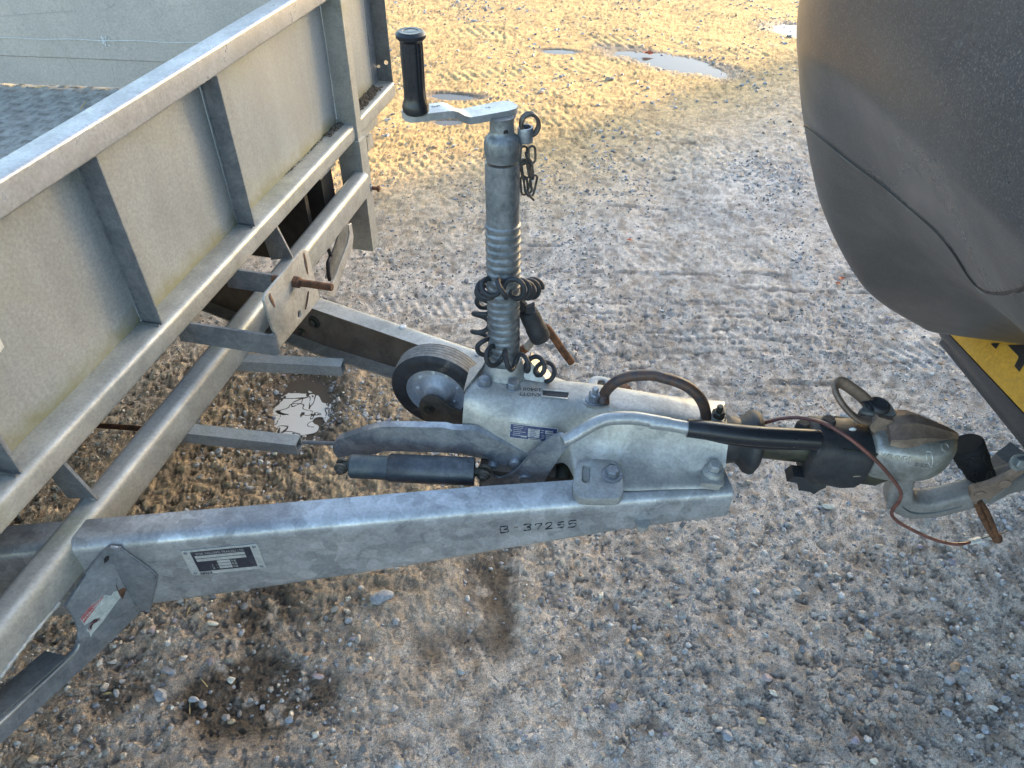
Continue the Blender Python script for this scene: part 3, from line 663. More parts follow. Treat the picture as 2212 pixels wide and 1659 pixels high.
# drawbar arms: pressed channels, open sides facing each other
def channel(name, stations, inner, mat, outmat, parent=TRL, w=.058, th=.005, R=.021):
    """stations: [(point on the outer top edge line, z top, z bottom)], inner = unit vector to the open side"""
    bm = bmesh.new(); secs = []
    for P, zt, zb in stations:
        P = Vector((P.x, P.y, 0)); out = [(w, zt), (R+.012, zt)]
        for k in range(6): a = math.radians(90+18*k); out.append((R+R*math.cos(a), zt-R+R*math.sin(a)))
        out.append((0, zt-R-.01)); out.append((0, (zt+zb)/2)); out.append((0, zb+R+.01))
        for k in range(6): a = math.radians(180+18*k); out.append((R+R*math.cos(a), zb+R+R*math.sin(a)))
        out += [(R+.012, zb), (w, zb), (w, zb+th), (R, zb+th)]
        out += [(th+.004, zb+R*.6), (th, zb+R), (th, (zt+zb)/2), (th, zt-R), (th+.004, zt-R*.6), (R, zt-th), (w, zt-th)]
        secs.append([P+inner*x_+zv*z_ for x_, z_ in out])
    loft(bm, secs)
    bmesh.ops.recalc_face_normals(bm, faces=bm.faces)
    # the open inner side is rusty: material by position in the profile
    nprof = len(secs[0]); bm.faces.ensure_lookup_table()
    for f in bm.faces[:(len(secs)-1)*nprof]:
        j = f.index % nprof
        if j >= 20: f.material_index = 1
    me = bpy.data.meshes.new(name); bm.to_mesh(me); bm.free(); return link(name, me, [mat, outmat], parent, 40)
I = [PZ((281, 1114), .5), PZ((864, 1065), .5), PZ((1020, 1052), .5), PZ((1176, 1041), .5), PZ((1566, 1014), .5)]
d0 = (I[1]-I[0]).normalized(); I = [I[0]-d0*.65, I[0]-d0*.3]+I
# smooth the bend
I = I[:3]+crom(I[2:], 8)[1:]
st = []
Wd = .058
for i, P in enumerate(I):
    a = I[max(0, i-1)]; b = I[min(len(I)-1, i+1)]; d = (b-a).normalized(); n_in = Vector((-d.y, d.x, 0)); st.append([P-n_in*Wd, d])
B1 = PN((325, 1314), st[2][0], Vector((-st[2][1].y, st[2][1].x, 0))); B2 = PN((864, 1234), st[8][0], Vector((-st[8][1].y, st[8][1].x, 0)))
B3 = PN((1348, 1152), st[-4][0], Vector((-st[-4][1].y, st[-4][1].x, 0))); B4 = PN((1560, 1124), st[-1][0], Vector((-st[-1][1].y, st[-1][1].x, 0)))
print('arm bottoms', B1, B2, B3, B4)
bx = sorted([(v.x, v.z) for v in (B1, B2, B3, B4)])
def zb_(x):
    xs_ = [q[0] for q in bx]; z_s = [q[1] for q in bx]
    if x < xs_[0]: return z_s[0]+(x-xs_[0])*.06
    if x > xs_[-1]: return z_s[-1]
    return float(np.interp(x, xs_, z_s))
nin = Vector((-d0.y, d0.x, 0))
bm_sts = [(s[0], .5, zb_(s[0].x)) for s in st]
NEAR = channel('drawbar_arm', bm_sts, nin, 'arm', 'innerweb')
ARMN = nin; armd = d0
FO = [PZ((691, 635), .5), PZ((1058, 758), .5)]; fd = (FO[1]-FO[0]).normalized(); fin = Vector((fd.y, -fd.x, 0))
zfb = PN((691, 768), FO[0]+fin*.055, Vector((-fd.y, fd.x, 0))).z; zfb2 = PN((837, 831), FO[0]+fin*.055, Vector((-fd.y, fd.x, 0))).z
print('far arm bottom', zfb, zfb2)
FE = [PZ((1324, 848), .5), PZ((1527, 892), .5)]
fs = [(FO[0]-fd*.9, .5, .36), (FO[0], .5, zfb), (FO[1], .5, zfb+.03), (FE[0], .5, .42), (FE[1], .5, .43)]
FAR = channel('drawbar_arm', fs, fin, 'castlight', 'innerweb')
for q in [(870, 706), (1033, 765)]:
    c0 = PZ(q, .5); bm = bmesh.new(); lathe(bm, c0, zv, [(0, .0085), (.0012, .0085), (.003, .0062), (.0036, .0022), (.003, .0015)], 20); obj('rivet', bm, 'white', FAR, 50)
for q, rr_ in ((zK(1470, 1200), .012), (zK(1280, 1400), .013)):
    c0 = PN(q, FO[0]+fin*.006, fin); hexbolt(c0, fin, rr_, .010, FAR, 'grease', rr_*1.5)
# stamped number on the near arm, data plate, rivets
armface = st[2][0]; an = -nin
def onarm(p, d=0): return PN(p, armface+an*d, an)
zS = sheet(1220, 1270, 260)
s3 = st[-6]; an2 = -Vector((-s3[1].y, s3[1].x, 0))
# digits sunk-looking: thin dark cut strokes standing 0.2 mm proud of the web
nb_ = BVHTree.FromPolygons([Matrix.Translation(wloc(NEAR))@v.co for v in NEAR.data.vertices], [tuple(p.vertices) for p in NEAR.data.polygons])
def onarm2(p, d=0):
    r_ = nb_.ray_cast(CP, ray(p).normalized()); return r_[0]+an2*d if r_[0] else PN(p, s3[0]+an2*d, an2)
digs = [('B', 350, 440, 190, 210), ('-', 595, 400, 90, 200), ('3', 830, 395, 190, 215), ('7', 1075, 375, 150, 200), ('2', 1295, 365, 180, 205), ('5', 1545, 345, 170, 215), ('5', 1790, 325, 200, 215)]
# the stamping follows the web; a small frame per digit
for ch, cx_, cy_, w_, h_ in digs:
    c0 = onarm2(zS(cx_, cy_), .0007); cc = onarm2(zS(cx_+100, cy_-9), .0004); xx = (cc-c0).normalized(); yy = an2.cross(xx).normalized()
    sc = (cc-c0).length/100
    wm_ = sc*w_*.92; hm = wm_*(1.25 if ch != '-' else .9)
    if ch == '-':
        bm = bmesh.new(); tube(bm, [c0-xx*.004, c0, c0+xx*.004], [.0012, .002, .0012], 8, flat=.4); obj('stamped_number', bm, 'brownmetal', NEAR, 60); continue
    strokes = {'B': [[(-.5, -.5), (-.5, .5)], [(-.5, .5), (.25, .48), (.4, .28), (.2, .05), (-.1, .0)], [(-.1, 0), (.3, -.05), (.48, -.3), (.25, -.5), (-.5, -.5)]],
               '3': [[(-.45, .42), (0, .5), (.4, .38), (.38, .15), (-.02, .02)], [(-.02, .02), (.42, -.1), (.42, -.38), (.05, -.52), (-.42, -.45)]],
               '7': [[(-.5, .25), (-.45, .5), (.5, .5), (.1, -.1), (-.1, -.55)]],
               '2': [[(-.45, .3), (-.2, .5), (.25, .48), (.38, .2), (.0, -.15), (-.45, -.5)], [(-.45, -.5), (.5, -.48)]],
               '5': [[(.45, .5), (-.35, .48), (-.42, .05), (.1, .1), (.45, -.1), (.4, -.4), (0, -.5), (-.45, -.48)]]}[ch]
    bm = bmesh.new()
    for s_ in strokes:
        pp = [onarm2(proj(q_), .0006) for q_ in crom([c0+xx*(u*wm_)+yy*(v*hm) for u, v in s_], 4)]; tube(bm, pp, [.0013+.0006*math.sin(i*.9) for i in range(len(pp))], 6, flat=.35)
    obj('stamped_number', bm, 'black', NEAR, 60)
zP = sheet(450, 1355, 230)
c0 = onarm(zP(1070, 420), .0006); cx1 = onarm(zP(1900, 340), .0006); X = (cx1-c0).normalized(); Yv = an.cross(X).normalized()
if Yv.z < 0: Yv = -Yv
def pq(p): q = onarm(zP(*p), .0006)-c0; return q.dot(X), q.dot(Yv)
wp = abs(pq((2060, 640))[0]-pq((240, 740))[0]); hp = abs(pq((120, 200))[1]-pq((300, 790))[1])
print('data plate', wp, hp)
DPc = c0
bm = plate(rrect(DPc, X, Yv, wp*1.0, hp*1.0, .004), [], an*.0012); DPL = obj('data_plate', bm, 'plategrey', NEAR, 30, .0003, 1)
NX = X.cross(Yv); sgn = 1 if NX.dot(an) > 0 else -1
def drect(name, u0, v0, u1, v1, lift, mat):
    bm = bmesh.new(); o_ = DPc+an*(.0013+lift); q = [o_+X*(wp*(u-.5))+Yv*(hp*(.5-v)) for u, v in ((u0, v0), (u1, v0), (u1, v1), (u0, v1))]
    prism(bm, q, an*.0002); return obj(name, bm, mat, NEAR, None)
drect('plate_print', .115, .07, .895, .87, 0, 'plateblack')
drect('plate_print', .15, .235, .80, .335, .0003, 'plategrey'); drect('plate_print', .15, .36, .80, .46, .0003, 'plategrey')
for i in range(3): drect('plate_print', .40, .485+i*.115, .57, .58+i*.115, .0003, 'plategrey')
drect('plate_print', .115, .90, .27, .985, .0003, 'plateblack')
ft = lambda s, u, v, h, w=None, mat='plategrey', l=.0005: text('plate_lettering', s, DPc+an*(.0013+l)+X*(wp*(u-.5))+Yv*(hp*(.5-v)), X, Yv, hp*h, mat, NEAR, .0001, wp*w if w else None)
ft('IFOR WILLIAMS TRAILERS LTD', .49, .165, .13, .62)
for i in range(3): ft('kg', .615, .53+i*.115, .12)
ft('1 -', .345, .645, .12); ft('2 -', .345, .76, .12); ft('TYPE', .19, .945, .11)
for u, v in ((.055, .09), (.945, .09), (.055, .91), (.945, .89)):
    bm = bmesh.new(); lathe(bm, DPc+an*.0012+X*(wp*(u-.5))+Yv*(hp*(.5-v)), an, [(0, .0035), (.001, .0032), (.0017, .002), (.0017, .0008), (.0008, .0006)], 16); obj('rivet', bm, 'zinc', NEAR, 50)
# gusset between cross member and near arm: bent plate, hole, slot, worn warning sticker
GB = .043
def g_(p, b=GB): return PB(p, b)
oa = lambda p: onarm(zE(*p), .0055)
outer = [oa((520, 150)), g_(zE(300, 420)), g_(zE(95, 735)), g_(zE(150, 790)), g_(zE(200, 880)), g_(zE(232, 980)), g_(zE(228, 1080)), g_(zE(190, 1160)), g_(zE(120, 1235)), g_(zE(0, 1360)), g_((-60, 1605)), g_((-60, 1668)), g_((0, 1608)),
         g_(zE(380, 1240), .05), g_(zE(640, 990), .065), oa((825, 795)), oa((740, 640)), oa((640, 470)), oa((560, 260)), oa((550, 150))]
bm = plate(outer, [], -tv*.005); GUS = obj('gusset_plate', bm, 'zinc', TRL, 65)
gbv = BVHTree.FromPolygons([Matrix.Translation(wloc(GUS))@v.co for v in GUS.data.vertices], [tuple(p.vertices) for p in GUS.data.polygons])
def og(p, d=0):
    r_ = gbv.ray_cast(CP, ray(p).normalized()); return r_[0]+tv*d if r_[0] else g_(p, GB+.02)
# ear that lies on the arm
lift = .006
ear = [onarm(zE(530, 150), lift), onarm(zE(610, 160), lift), onarm(zE(720, 240), lift), onarm(zE(850, 330), lift), onarm(zE(975, 430), lift), onarm(zE(988, 480), lift), onarm(zE(960, 600), lift), onarm(zE(920, 765), lift), onarm(zE(830, 790), lift),
       onarm(zE(740, 640), lift), onarm(zE(640, 470), lift), onarm(zE(560, 300), lift)]
bm = plate(ear, [], -an*.005); EAR = obj('gusset_ear', bm, 'zinc', TRL, 30, .0012, 2)
wl = [p-an*.004 for p in ear[1:9]]; wl = crom(wl, 6); bm = bmesh.new(); tube(bm, wl, [.0022+.0006*math.sin(k*1.9) for k in range(len(wl))], 8); obj('weld', bm, 'zinc', EAR, 60)
wl = [PB(q, .0415) for q in (z3(0, 1160), z3(150, 960), z3(330, 745))]; wl = crom([p for p in wl], 14); bm = bmesh.new(); tube(bm, wl, [.0035+.0010*math.sin(k*1.7) for k in range(len(wl))], 8); obj('weld', bm, 'castlight', TRL, 60)
bm = bmesh.new(); prism(bm, [PB(q, -.0405) for q in (z2(-60, 500), z2(0, 545), z2(22, 590), z2(0, 622), z2(-60, 640))], tv*.0006); obj('panel_sticker', bm, 'white', TRL, None)
bm = bmesh.new(); hl = [og(zE(*p), .0012) for p in [(590, 470), (640, 430), (700, 430), (740, 500), (690, 570), (655, 660), (620, 610), (590, 530)]]; prism(bm, hl, -tv*.001); obj('gusset_slot', bm, 'rust', TRL, None)
bm = bmesh.new(); hl = [og(zE(*p), .0012) for p in [(470, 270), (490, 240), (520, 230), (520, 260), (500, 290), (475, 308)]]; prism(bm, hl, -tv*.001); obj('gusset_hole', bm, 'black', TRL, None)
# lower lip of the gusset strip
bm = bmesh.new(); l0 = g_(zE(120, 1235)); l1 = g_((-60, 1605)); prism(bm, [l0, l1, l1-tv*.045, l0-tv*.045], zv*.004); obj('gusset_lip', bm, 'darkzinc', TRL, 30, .001, 1)
l2 = g_(zE(200, 1200)); bm = bmesh.new(); pp = [g_(zE(225, 1100)), g_(zE(190, 1180)), g_(zE(60, 1310)), g_((-60, 1618))]; tube(bm, crom([v+tv*.001 for v in pp], 5), .0028, 8); obj('gusset_edge', bm, 'castlight', TRL, 60)
zW = sheet(190, 1450, 140, 1548)
def sk(name, pts, mat, l): 
    bm = bmesh.new(); prism(bm, [og(zW(*p), .0004+l) for p in pts], tv*.0001); return obj(name, bm, mat, GUS, None)
sk('warning_sticker', [(110, 1060), (330, 790), (420, 680), (560, 590), (780, 400), (960, 440), (1030, 330), (1150, 300), (1220, 480), (960, 830), (720, 1160), (470, 1450), (395, 1590), (360, 1440), (300, 1420), (200, 1220)], 'stickerwhite', 0)
sk('warning_sticker', [(110, 1050), (400, 700), (560, 600), (790, 400), (690, 560), (440, 880), (210, 1200)], 'stickerred', .0003)
wx_ = (og(zW(640, 600))-og(zW(200, 1100))).normalized(); wy_ = tv.cross(wx_); wy_ = wy_ if wy_.z > 0 else -wy_
text('sticker_lettering', 'WARNING', og(zW(440, 830), .0016), wx_, wy_, .016, 'white', GUS, .0001, (og(zW(200, 1100))-og(zW(720, 500))).length)
bm = bmesh.new(); cc = og(zW(480, 1230), .0014); tube(bm, [cc+wx_*(.0115*math.cos(a))+wy_*(.0105*math.sin(a)) for a in [2*math.pi*i/28 for i in range(28)]], .0011, 6, closed=True, flat=.3); obj('sticker_ring', bm, 'stickerred', GUS, 60)
bm = bmesh.new(); prism(bm, [og(zW(*p), .0012) for p in [(360, 1340), (400, 1180), (480, 1090), (560, 1080), (600, 1110), (560, 1160), (470, 1200), (430, 1270), (410, 1350)]], tv*.0001); obj('sticker_mark', bm, 'black', GUS, None)
# mirrored gusset at the far end of the cross member
bm = plate([g_(zF(1470, 1090)), g_(zF(1500, 1300)), g_(zK(2090, 0)), g_(zK(1960, 330)), g_(zK(1800, 800)), g_(zK(1660, 760)), g_(zK(1800, 500)), g_(zK(1950, 100)), g_(zF(1415, 1400)), g_(zF(1440, 1240)), g_(zF(1425, 1120))], [], -tv*.005)
obj('gusset_plate', bm, 'castlight', TRL, 30, .0008, 1)
bm = bmesh.new(); prism(bm, [g_(zF(1300, 1200), .0), g_(zF(1420, 1130), .0), g_(zF(1430, 1300), .0), g_(zK(1960, 60), .0), g_(zK(1800, 520), .0), g_(zK(1660, 500), .0), g_(zK(1720, 200), .0)], -tv*.004); obj('gusset_lip', bm, 'darkzinc', TRL, 30)
bm = bmesh.new(); tube(bm, crom([g_(zK(*p), .025) for p in [(1700, 30), (1735, 130), (1690, 250), (1700, 420), (1720, 520)]], 6), .006, 8); obj('cable_clip', bm, 'black', TRL, 60)
# square stub tubes under the cross member, handbrake rod
def stub(ptop0, ptop1, z, name='stub_tube'):
    a0, b0, _ = abz(PZ(ptop0, z)); a1, b1, _ = abz(PZ(ptop1, z)); s = .030; th = .003
    d = (T(a1, b1, z)-T(a0, b0, z)).normalized(); P0 = T(a0, b0, z)-d*.10; P1 = T(a1, b1, z); nd = Vector((d.y, -d.x, 0))
    bm = bmesh.new(); L = (P1-P0).length
    def sec(c, k): return [c+nd*k-zv*k, c+nd*(s-k)-zv*k, c+nd*(s-k)-zv*(s-k), c+nd*k-zv*(s-k)]
    o0 = [bm.verts.new(v) for v in sec(P0, 0)]; o1 = [bm.verts.new(v) for v in sec(P1, 0)]; i1 = [bm.verts.new(v) for v in sec(P1, th)]; i0 = [bm.verts.new(v) for v in sec(P1-d*.15, th)]
    bridge(bm, o0, o1); bridge(bm, o1, i1); bridge(bm, i1, i0); bm.faces.new(o0[::-1]); bm.faces.new(i0)
    return obj(name, bm, 'rail', TRL, 30, .0012, 2)
stub(z2(1390, 630), z2(1900, 655), .43); stub(z2(1110, 1020), z2(1660, 1080), .43)
bm = bmesh.new(); tube(bm, [PZ(z2(1675, 1118), .425), PZ(z2(1850, 1125), .445), PZ(zD(120, 620), .46)], .0042, 10); obj('brake_rod', bm, 'zinc', TRL, 60)
bm = bmesh.new(); tube(bm, [PZ(z2(520, 1025), .42), PZ(z2(750, 1040), .42), PZ(z2(900, 1060), .42)], .006, 10); obj('brake_rod', bm, 'rust', TRL, 60)
# spare wheel bracket: two flat arms, sloping plate, rusty stud
PLb = .2
def onp(p, d=0): return PB(p, PLb+d)
out = [onp(zK(*p)) for p in [(1280, 30), (1330, 20), (1370, 60), (1540, 720), (1560, 800), (1480, 930), (930, 1610), (905, 1659), (885, 1560), (850, 1400), (800, 1330), (655, 860), (660, 790), (700, 720)]]
hole = [onp(zK(*p)) for p in [(1240, 1000), (1262, 1040), (1262, 1100), (1235, 1145), (1205, 1120), (1205, 1040)]]
SP = obj('bracket_plate', plate(out, [hole], -tv*.006), 'castlight', TRL, 30, .001, 2)
for a, top in ((-.005, [zK(0, 1350), zK(800, 1400)]), (.205, [zK(260, 380), zK(950, 410)])):
    bm = bmesh.new(); z = .606; A_, B_, _ = abz(PZ(top[0], z)); a2, b2, _ = abz(PZ(top[1], z))
    prism(bm, [T(a, -.03, z), T(a, PLb-.012, z), T(a, PLb-.012, z-.055), T(a, -.03, z-.055)], cv*.006)
    obj('bracket_arm', bm, 'zinc', TRL, 30, .001, 2)
bm = bmesh.new(); tube(bm, [T(-.002, .17, .579), T(-.002, .185, .579), T(.002, .196, .579), T(.012, .1995, .579)], .0275, 4); bm.free()
# folded corner where the near arm turns into the plate
bm = bmesh.new(); sec = []
for k in range(7):
    t_ = math.pi/2*k/6; c0 = T(-.005+.014-.014*math.cos(t_), PLb-.014+.014*math.sin(t_), 0); c1 = T(-.005+.014-.008*math.cos(t_), PLb-.014+.008*math.sin(t_), 0)
    sec.append([c0+zv*.606, c0+zv*.551, c1+zv*.551, c1+zv*.606])
loft(bm, sec); obj('bracket_corner', bm, 'zinc', TRL, 60)
c1 = PB(zK(1140, 550), PLb); c2 = c1+tv*.085
dirs = tv.copy(); 
hexbolt(c1, dirs, .0135, .014, SP, 'rust', None, 'nut')
bm = bmesh.new(); prof = [(-.05, .0085), (-.001, .0085), (0, .0075)]
for k in range(52): prof += [(.010+k*.0015, .0076), (.01075+k*.0015, .0085)]
prof += [(.0885, .0075)]
lathe(bm, c1, dirs, prof, 20); obj('threaded_stud', bm, 'rust', SP, 25)
hexbolt(c1-tv*.006, -dirs, .0135, .014, SP, 'zinc', None, 'nut')
for pts, w in (([(1300, 80), (1340, 250), (1370, 420)], .004), ([(1370, 700), (1345, 850), (1320, 1000)], .003), ([(750, 740), (760, 800), (800, 880), (830, 960)], .004)):
    bm = bmesh.new(); P_ = crom([onp(zK(*p), .0008) for p in pts], 4); tube(bm, P_, [w*(.5+.5*math.sin(math.pi*i/(len(P_)-1)))+.0005 for i in range(len(P_))], 8, flat=.06); obj('rust_streak', bm, 'rust', SP, None)
# soil caught on the rail ends and behind the ribs
def soil(n, a0, a1, b0, b1, z, name='soil', s0=.002, s1=.006, parent=TRL):
    bm = bmesh.new(); r = random.Random(int(a0*1000)+5)
    for i in range(n):
        u = r.random(); bmesh.ops.create_icosphere(bm, subdivisions=1, radius=r.uniform(s0, s1), matrix=Matrix.Translation(T(a0+(a1-a0)*u, b0+(b1-b0)*r.random()**1.6, z+r.uniform(-.001, .003)))@Matrix.Rotation(r.uniform(0, 3), 4, 'X')@Matrix.Diagonal((r.uniform(.6, 1.3), r.uniform(.6, 1.3), r.uniform(.4, .9), 1)))
    o = obj(name, bm, 'soil', parent, None); o['kind'] = 'stuff'; return o
soil(420, 1.03, 1.28, -.045, -.008, .652); soil(160, .86, .962, -.045, -.022, .651, s0=.0012, s1=.004); soil(120, .60, .86, -.046, -.040, .651, s0=.001, s1=.0022); soil(60, 1.06, 1.10, -.07, .0, .561)

# ------------------------------------------------------------------ overrun coupling (parts of the trailer)
LC = -.112
def csec(s, zt, lf, ln, near, far):
    """arched section; near / far: [(lateral, z)...] from the crown down"""
    pts = [(l, z) for l, z in reversed(near)]+[(ln-.006, zt-.006), (ln+.006, zt), ((ln+lf)/2, zt+.0015), (lf-.006, zt), (lf+.006, zt-.006)]+list(far)
    P = [Vector((l, z, 0)) for l, z in pts]; Q = crom(P, 4)
    return [K(s, q.x, q.y) for q in Q]
S = []
farr = [(-.050, .572), (-.040, .545), (-.034, .505), (-.032, .462)]
nr_ = lambda k: [(-.150-.004*k, .573), (-.160-.006*k, .545), (-.166-.010*k, .505), (-.168-.012*k, .465)]
S.append(csec(.022, .598, -.068, -.130, nr_(0), farr))
S.append(csec(.030, .603, -.066, -.132, nr_(0), farr))
S.append(csec(.10, .602, -.066, -.126, nr_(.5), farr))
S.append(csec(.18, .602, -.064, -.124, nr_(1), farr))
S.append(csec(.228, .602, -.064, -.124, [(-.146, .578), (-.164, .545), (-.178, .515), (-.182, .490)], [(-.048, .575), (-.036, .55), (-.020, .515), (-.012, .50)]))
fl_ = lambda e_, z_: [(-.144, .576), (-.160, .548), (-.180, .525), (e_+.030, .512), (e_+.006, .509), (e_, .503)]
ff_ = [(-.048, .575), (-.036, .55), (-.022, .525), (-.010, .514), (.002, .509), (.006, .503)]
def pad(L_): return L_
S2 = []
for s_, zt_, lf_, ln_, e_ in ((.262, .602, -.064, -.124, -.240), (.34, .600, -.067, -.128, -.246), (.42, .598, -.074, -.132, -.232), (.49, .592, -.082, -.136, -.220), (.526, .586, -.088, -.136, -.212), (.534, .574, -.094, -.132, -.206)):
    S2.append(csec(s_, zt_, lf_, ln_, fl_(e_, 0), ff_))
S1 = []
def resample(sec, n):
    d = [0]
    for i in range(1, len(sec)): d.append(d[-1]+(sec[i]-sec[i-1]).length)
    out = []; j = 0
    for k in range(n):
        t_ = d[-1]*k/(n-1)
        while j < len(d)-2 and d[j+1] < t_: j += 1
        f_ = (t_-d[j])/max(1e-9, d[j+1]-d[j]); out.append(sec[j].lerp(sec[j+1], min(1, f_)))
    return out
S = [resample(q, 72) for q in S+S2]
cols = list(zip(*S)); fine = [crom([Vector(p) for p in c], 5) for c in cols]; secs = [list(r) for r in zip(*fine)]
bm = bmesh.new(); loft(bm, secs)
CST = obj('coupling_body', bm, 'castlight', TRL, 50)
CBVH = None
def cast_bvh():
    global CBVH
    if CBVH is None:
        M_ = CST.matrix_world if False else Matrix.Translation(wloc(CST)); me = CST.data
        CBVH = BVHTree.FromPolygons([M_@v.co for v in me.vertices], [tuple(p.vertices) for p in me.polygons])
    return CBVH
def onc(p, d=0):
    r = ray(p); h = cast_bvh().ray_cast(CP, r.normalized())
    return (h[0]+h[1]*d, h[1]) if h[0] else (None, None)
# front mounting lug with slots and bolt
zl = .521
lug = []
for s_, l_ in [(.250, -.222), (.256, -.200), (.272, -.192), (.318, -.188), (.332, -.196), (.338, -.215), (.342, -.250), (.340, -.268), (.328, -.281), (.270, -.288), (.255, -.280), (.248, -.262)]: lug.append(K(s_, l_, zl))
lug = crom(lug, 3, closed=True)
c1 = PZ(zA(1262, 1345), zl); c2 = PZ(zA(1520, 1262), zl); c3 = PZ(zA(1550, 1350), zl)
cc = c1-A0; 
bm = plate(lug, [slot(c1, nv, ev, .030, .0075), slot(c3+nv*.004, nv, ev, .030, .0075)], -zv*.021); obj('mounting_lug', bm, 'cast', CST, 30, .002, 2)
bm = bmesh.new(); w_ = c1-zv*.019-nv*.008; bmesh.ops.create_icosphere(bm, subdivisions=2, radius=.006, matrix=Matrix.Translation(w_)@Matrix.Diagonal((1, 1.2, .6, 1)))
for v in bm.verts: v.co += Vector((random.uniform(-.001, .001), random.uniform(-.001, .001), random.uniform(-.001, .001)))
obj('lodged_stone', bm, 'white', CST, None)
hexbolt(c3, zv, .0135, .011, CST, 'zinc', .020); 
# far lug
c5 = PZ(zA(1430, 370), .522)
lg = crom([c5+ev*a+nv*b for a, b in ((-.024, -.03), (-.028, .01), (-.018, .028), (.005, .030), (.030, .018), (.046, -.004), (.05, -.03))], 3, closed=True)
bm = plate(lg, [slot(c5, nv, ev, .020, .0085)], -zv*.02); obj('mounting_lug', bm, 'cast', CST, 30, .002, 2)
c6 = PZ(zA(1665, 430), .522); bm = bmesh.new(); lathe(bm, c6, zv, [(-.02, .024), (.0, .024), (.002, .022)], 24); obj('lug_boss', bm, 'cast', CST, 40)
hexbolt(c6+zv*.002, zv, .0135, .010, CST, 'rust', .020)
# second near bolt at the front foot
c7 = PZ(zB(1000, 1200), .528); bm = bmesh.new(); lathe(bm, c7-zv*.026, zv, [(0, .022), (.018, .0205), (.0235, .018)], 24); obj('foot_boss', bm, 'cast', CST, 40)
hexbolt(c7-zv*.002, zv, .0130, .013, CST, 'cast', .0175)
bm = bmesh.new(); box(bm, K(.488, -.218, .5015), ev*.036, nv*.03, zv*.016); obj('foot_pad', bm, 'castlight', CST, 40, .004, 2)
# casting rib along the top and the two rear bolts, slot, cast lettering
for q in ((139, 345), (458, 385)):
    h, n_ = onc(zA(*q)); 
    if h: hexbolt(h-zv*.002, (n_+zv*2).normalized(), .0125, .0125, CST, 'zinc', .0150, rot=.1)
h, n_ = onc(zA(925, 470), .0006)
a_ = [onc(zA(*q), .0007)[0] for q in [(785, 425), (1068, 452), (1055, 520), (782, 488)]]
bm = bmesh.new(); prism(bm, a_, -zv*.0004); obj('adjuster_slot', bm, 'black', CST, None)
bm = bmesh.new(); lp = [onc(zA(*q), .0012)[0] for q in [(782, 422), (1070, 448), (1058, 522), (779, 492)]]; tube(bm, lp, .0016, 6, closed=True); obj('slot_rim', bm, 'cast', CST, 60)
hx = (onc(zA(520, 478))[0]-onc(zA(750, 492))[0]); hx_ = hx.normalized()      # letters stand on their heads seen from here
up1 = (onc(zA(640, 470))[0]-onc(zA(640, 440))[0]); n0 = onc(zA(640, 465))[1]; yy = n0.cross(hx_).normalized()
for s_, q, w in (('KNOTT', (640, 468), 240), ('204001', (645, 412), 235)):
    c0, n1_ = onc(zA(*q), .0002); l_ = (onc(zA(q[0]-w/2, q[1]-8))[0]-onc(zA(q[0]+w/2, q[1]+8))[0]).length
    text('cast_lettering', s_, c0, hx_, n1_.cross(hx_).normalized(), .0115, 'forkbrown', CST, .0006, l_)
# type plate on the near flank
tp = [onc(zA(*q), .001) for q in [(420, 778), (955, 838), (955, 1000), (415, 940)]]
if all(t_[0] for t_ in tp):
    O_, R_, B_ = tp[0][0], tp[1][0], tp[3][0]; X = (R_-O_).normalized(); nn_ = X.cross(B_-O_).normalized(); 
    if nn_.dot(CP-O_) < 0: nn_ = -nn_
    Yd = nn_.cross(X).normalized(); Yd = Yd if Yd.dot(B_-O_) > 0 else -Yd
    w_, h_ = (R_-O_).length, (B_-O_).dot(Yd); Cc = O_+X*w_/2+Yd*h_/2+nn_*.0015
    bm = plate(rrect(Cc, X, Yd, w_, h_, .0025), [], nn_*.0006); TP = obj('type_plate', bm, 'plategrey', CST, 30)
    def tr_(u0, v0, u1, v1, l, mat):
        bm = bmesh.new(); b0 = Cc+nn_*(.0007+l); prism(bm, [b0+X*(w_*(u-.5))+Yd*(h_*(v-.5)) for u, v in ((u0, v0), (u1, v0), (u1, v1), (u0, v1))], nn_*.0001); obj('plate_print', bm, mat, CST, None)
    tr_(.02, .05, .98, .95, 0, 'plateblue')
    for i in range(5): tr_(.39, .22+i*.115, .63, .315+i*.115, .0002, 'plategrey')
    for u0, v0, u1, v1 in ((.74, .22, .90, .31), (.74, .34, .93, .46), (.76, .52, .92, .60), (.76, .63, .82, .71), (.76, .74, .92, .82), (.25, .74, .37, .84), (.41, .85, .66, .96)): tr_(u0, v0, u1, v1, .0002, 'plategrey')
    r = random.Random(9)
    for row in range(6):
        tr_(.08, .12+row*.125, .08+r.uniform(.15, .28), .15+row*.125, .0002, 'plategrey')
    for row in range(5): tr_(.43, .25+row*.115, .43+r.uniform(.10, .16), .285+row*.115, .0004, 'plateblue')
    for row, u0 in ((.24, .66), (.38, .65), (.54, .67), (.66, .68), (.77, .66)): tr_(u0, row, u0+.06, row+.035, .0002, 'plategrey')
    tr_(.44, .885, .63, .925, .0004, 'plateblack')
    for q in ((430, 860), (940, 915)):
        h, n_ = onc(zA(*q), .002)
        if h: 
            bm = bmesh.new(); lathe(bm, h, nn_, [(0, .003), (.001, .003), (.0016, .0016)], 14); obj('rivet', bm, 'zinc', CST, 50)
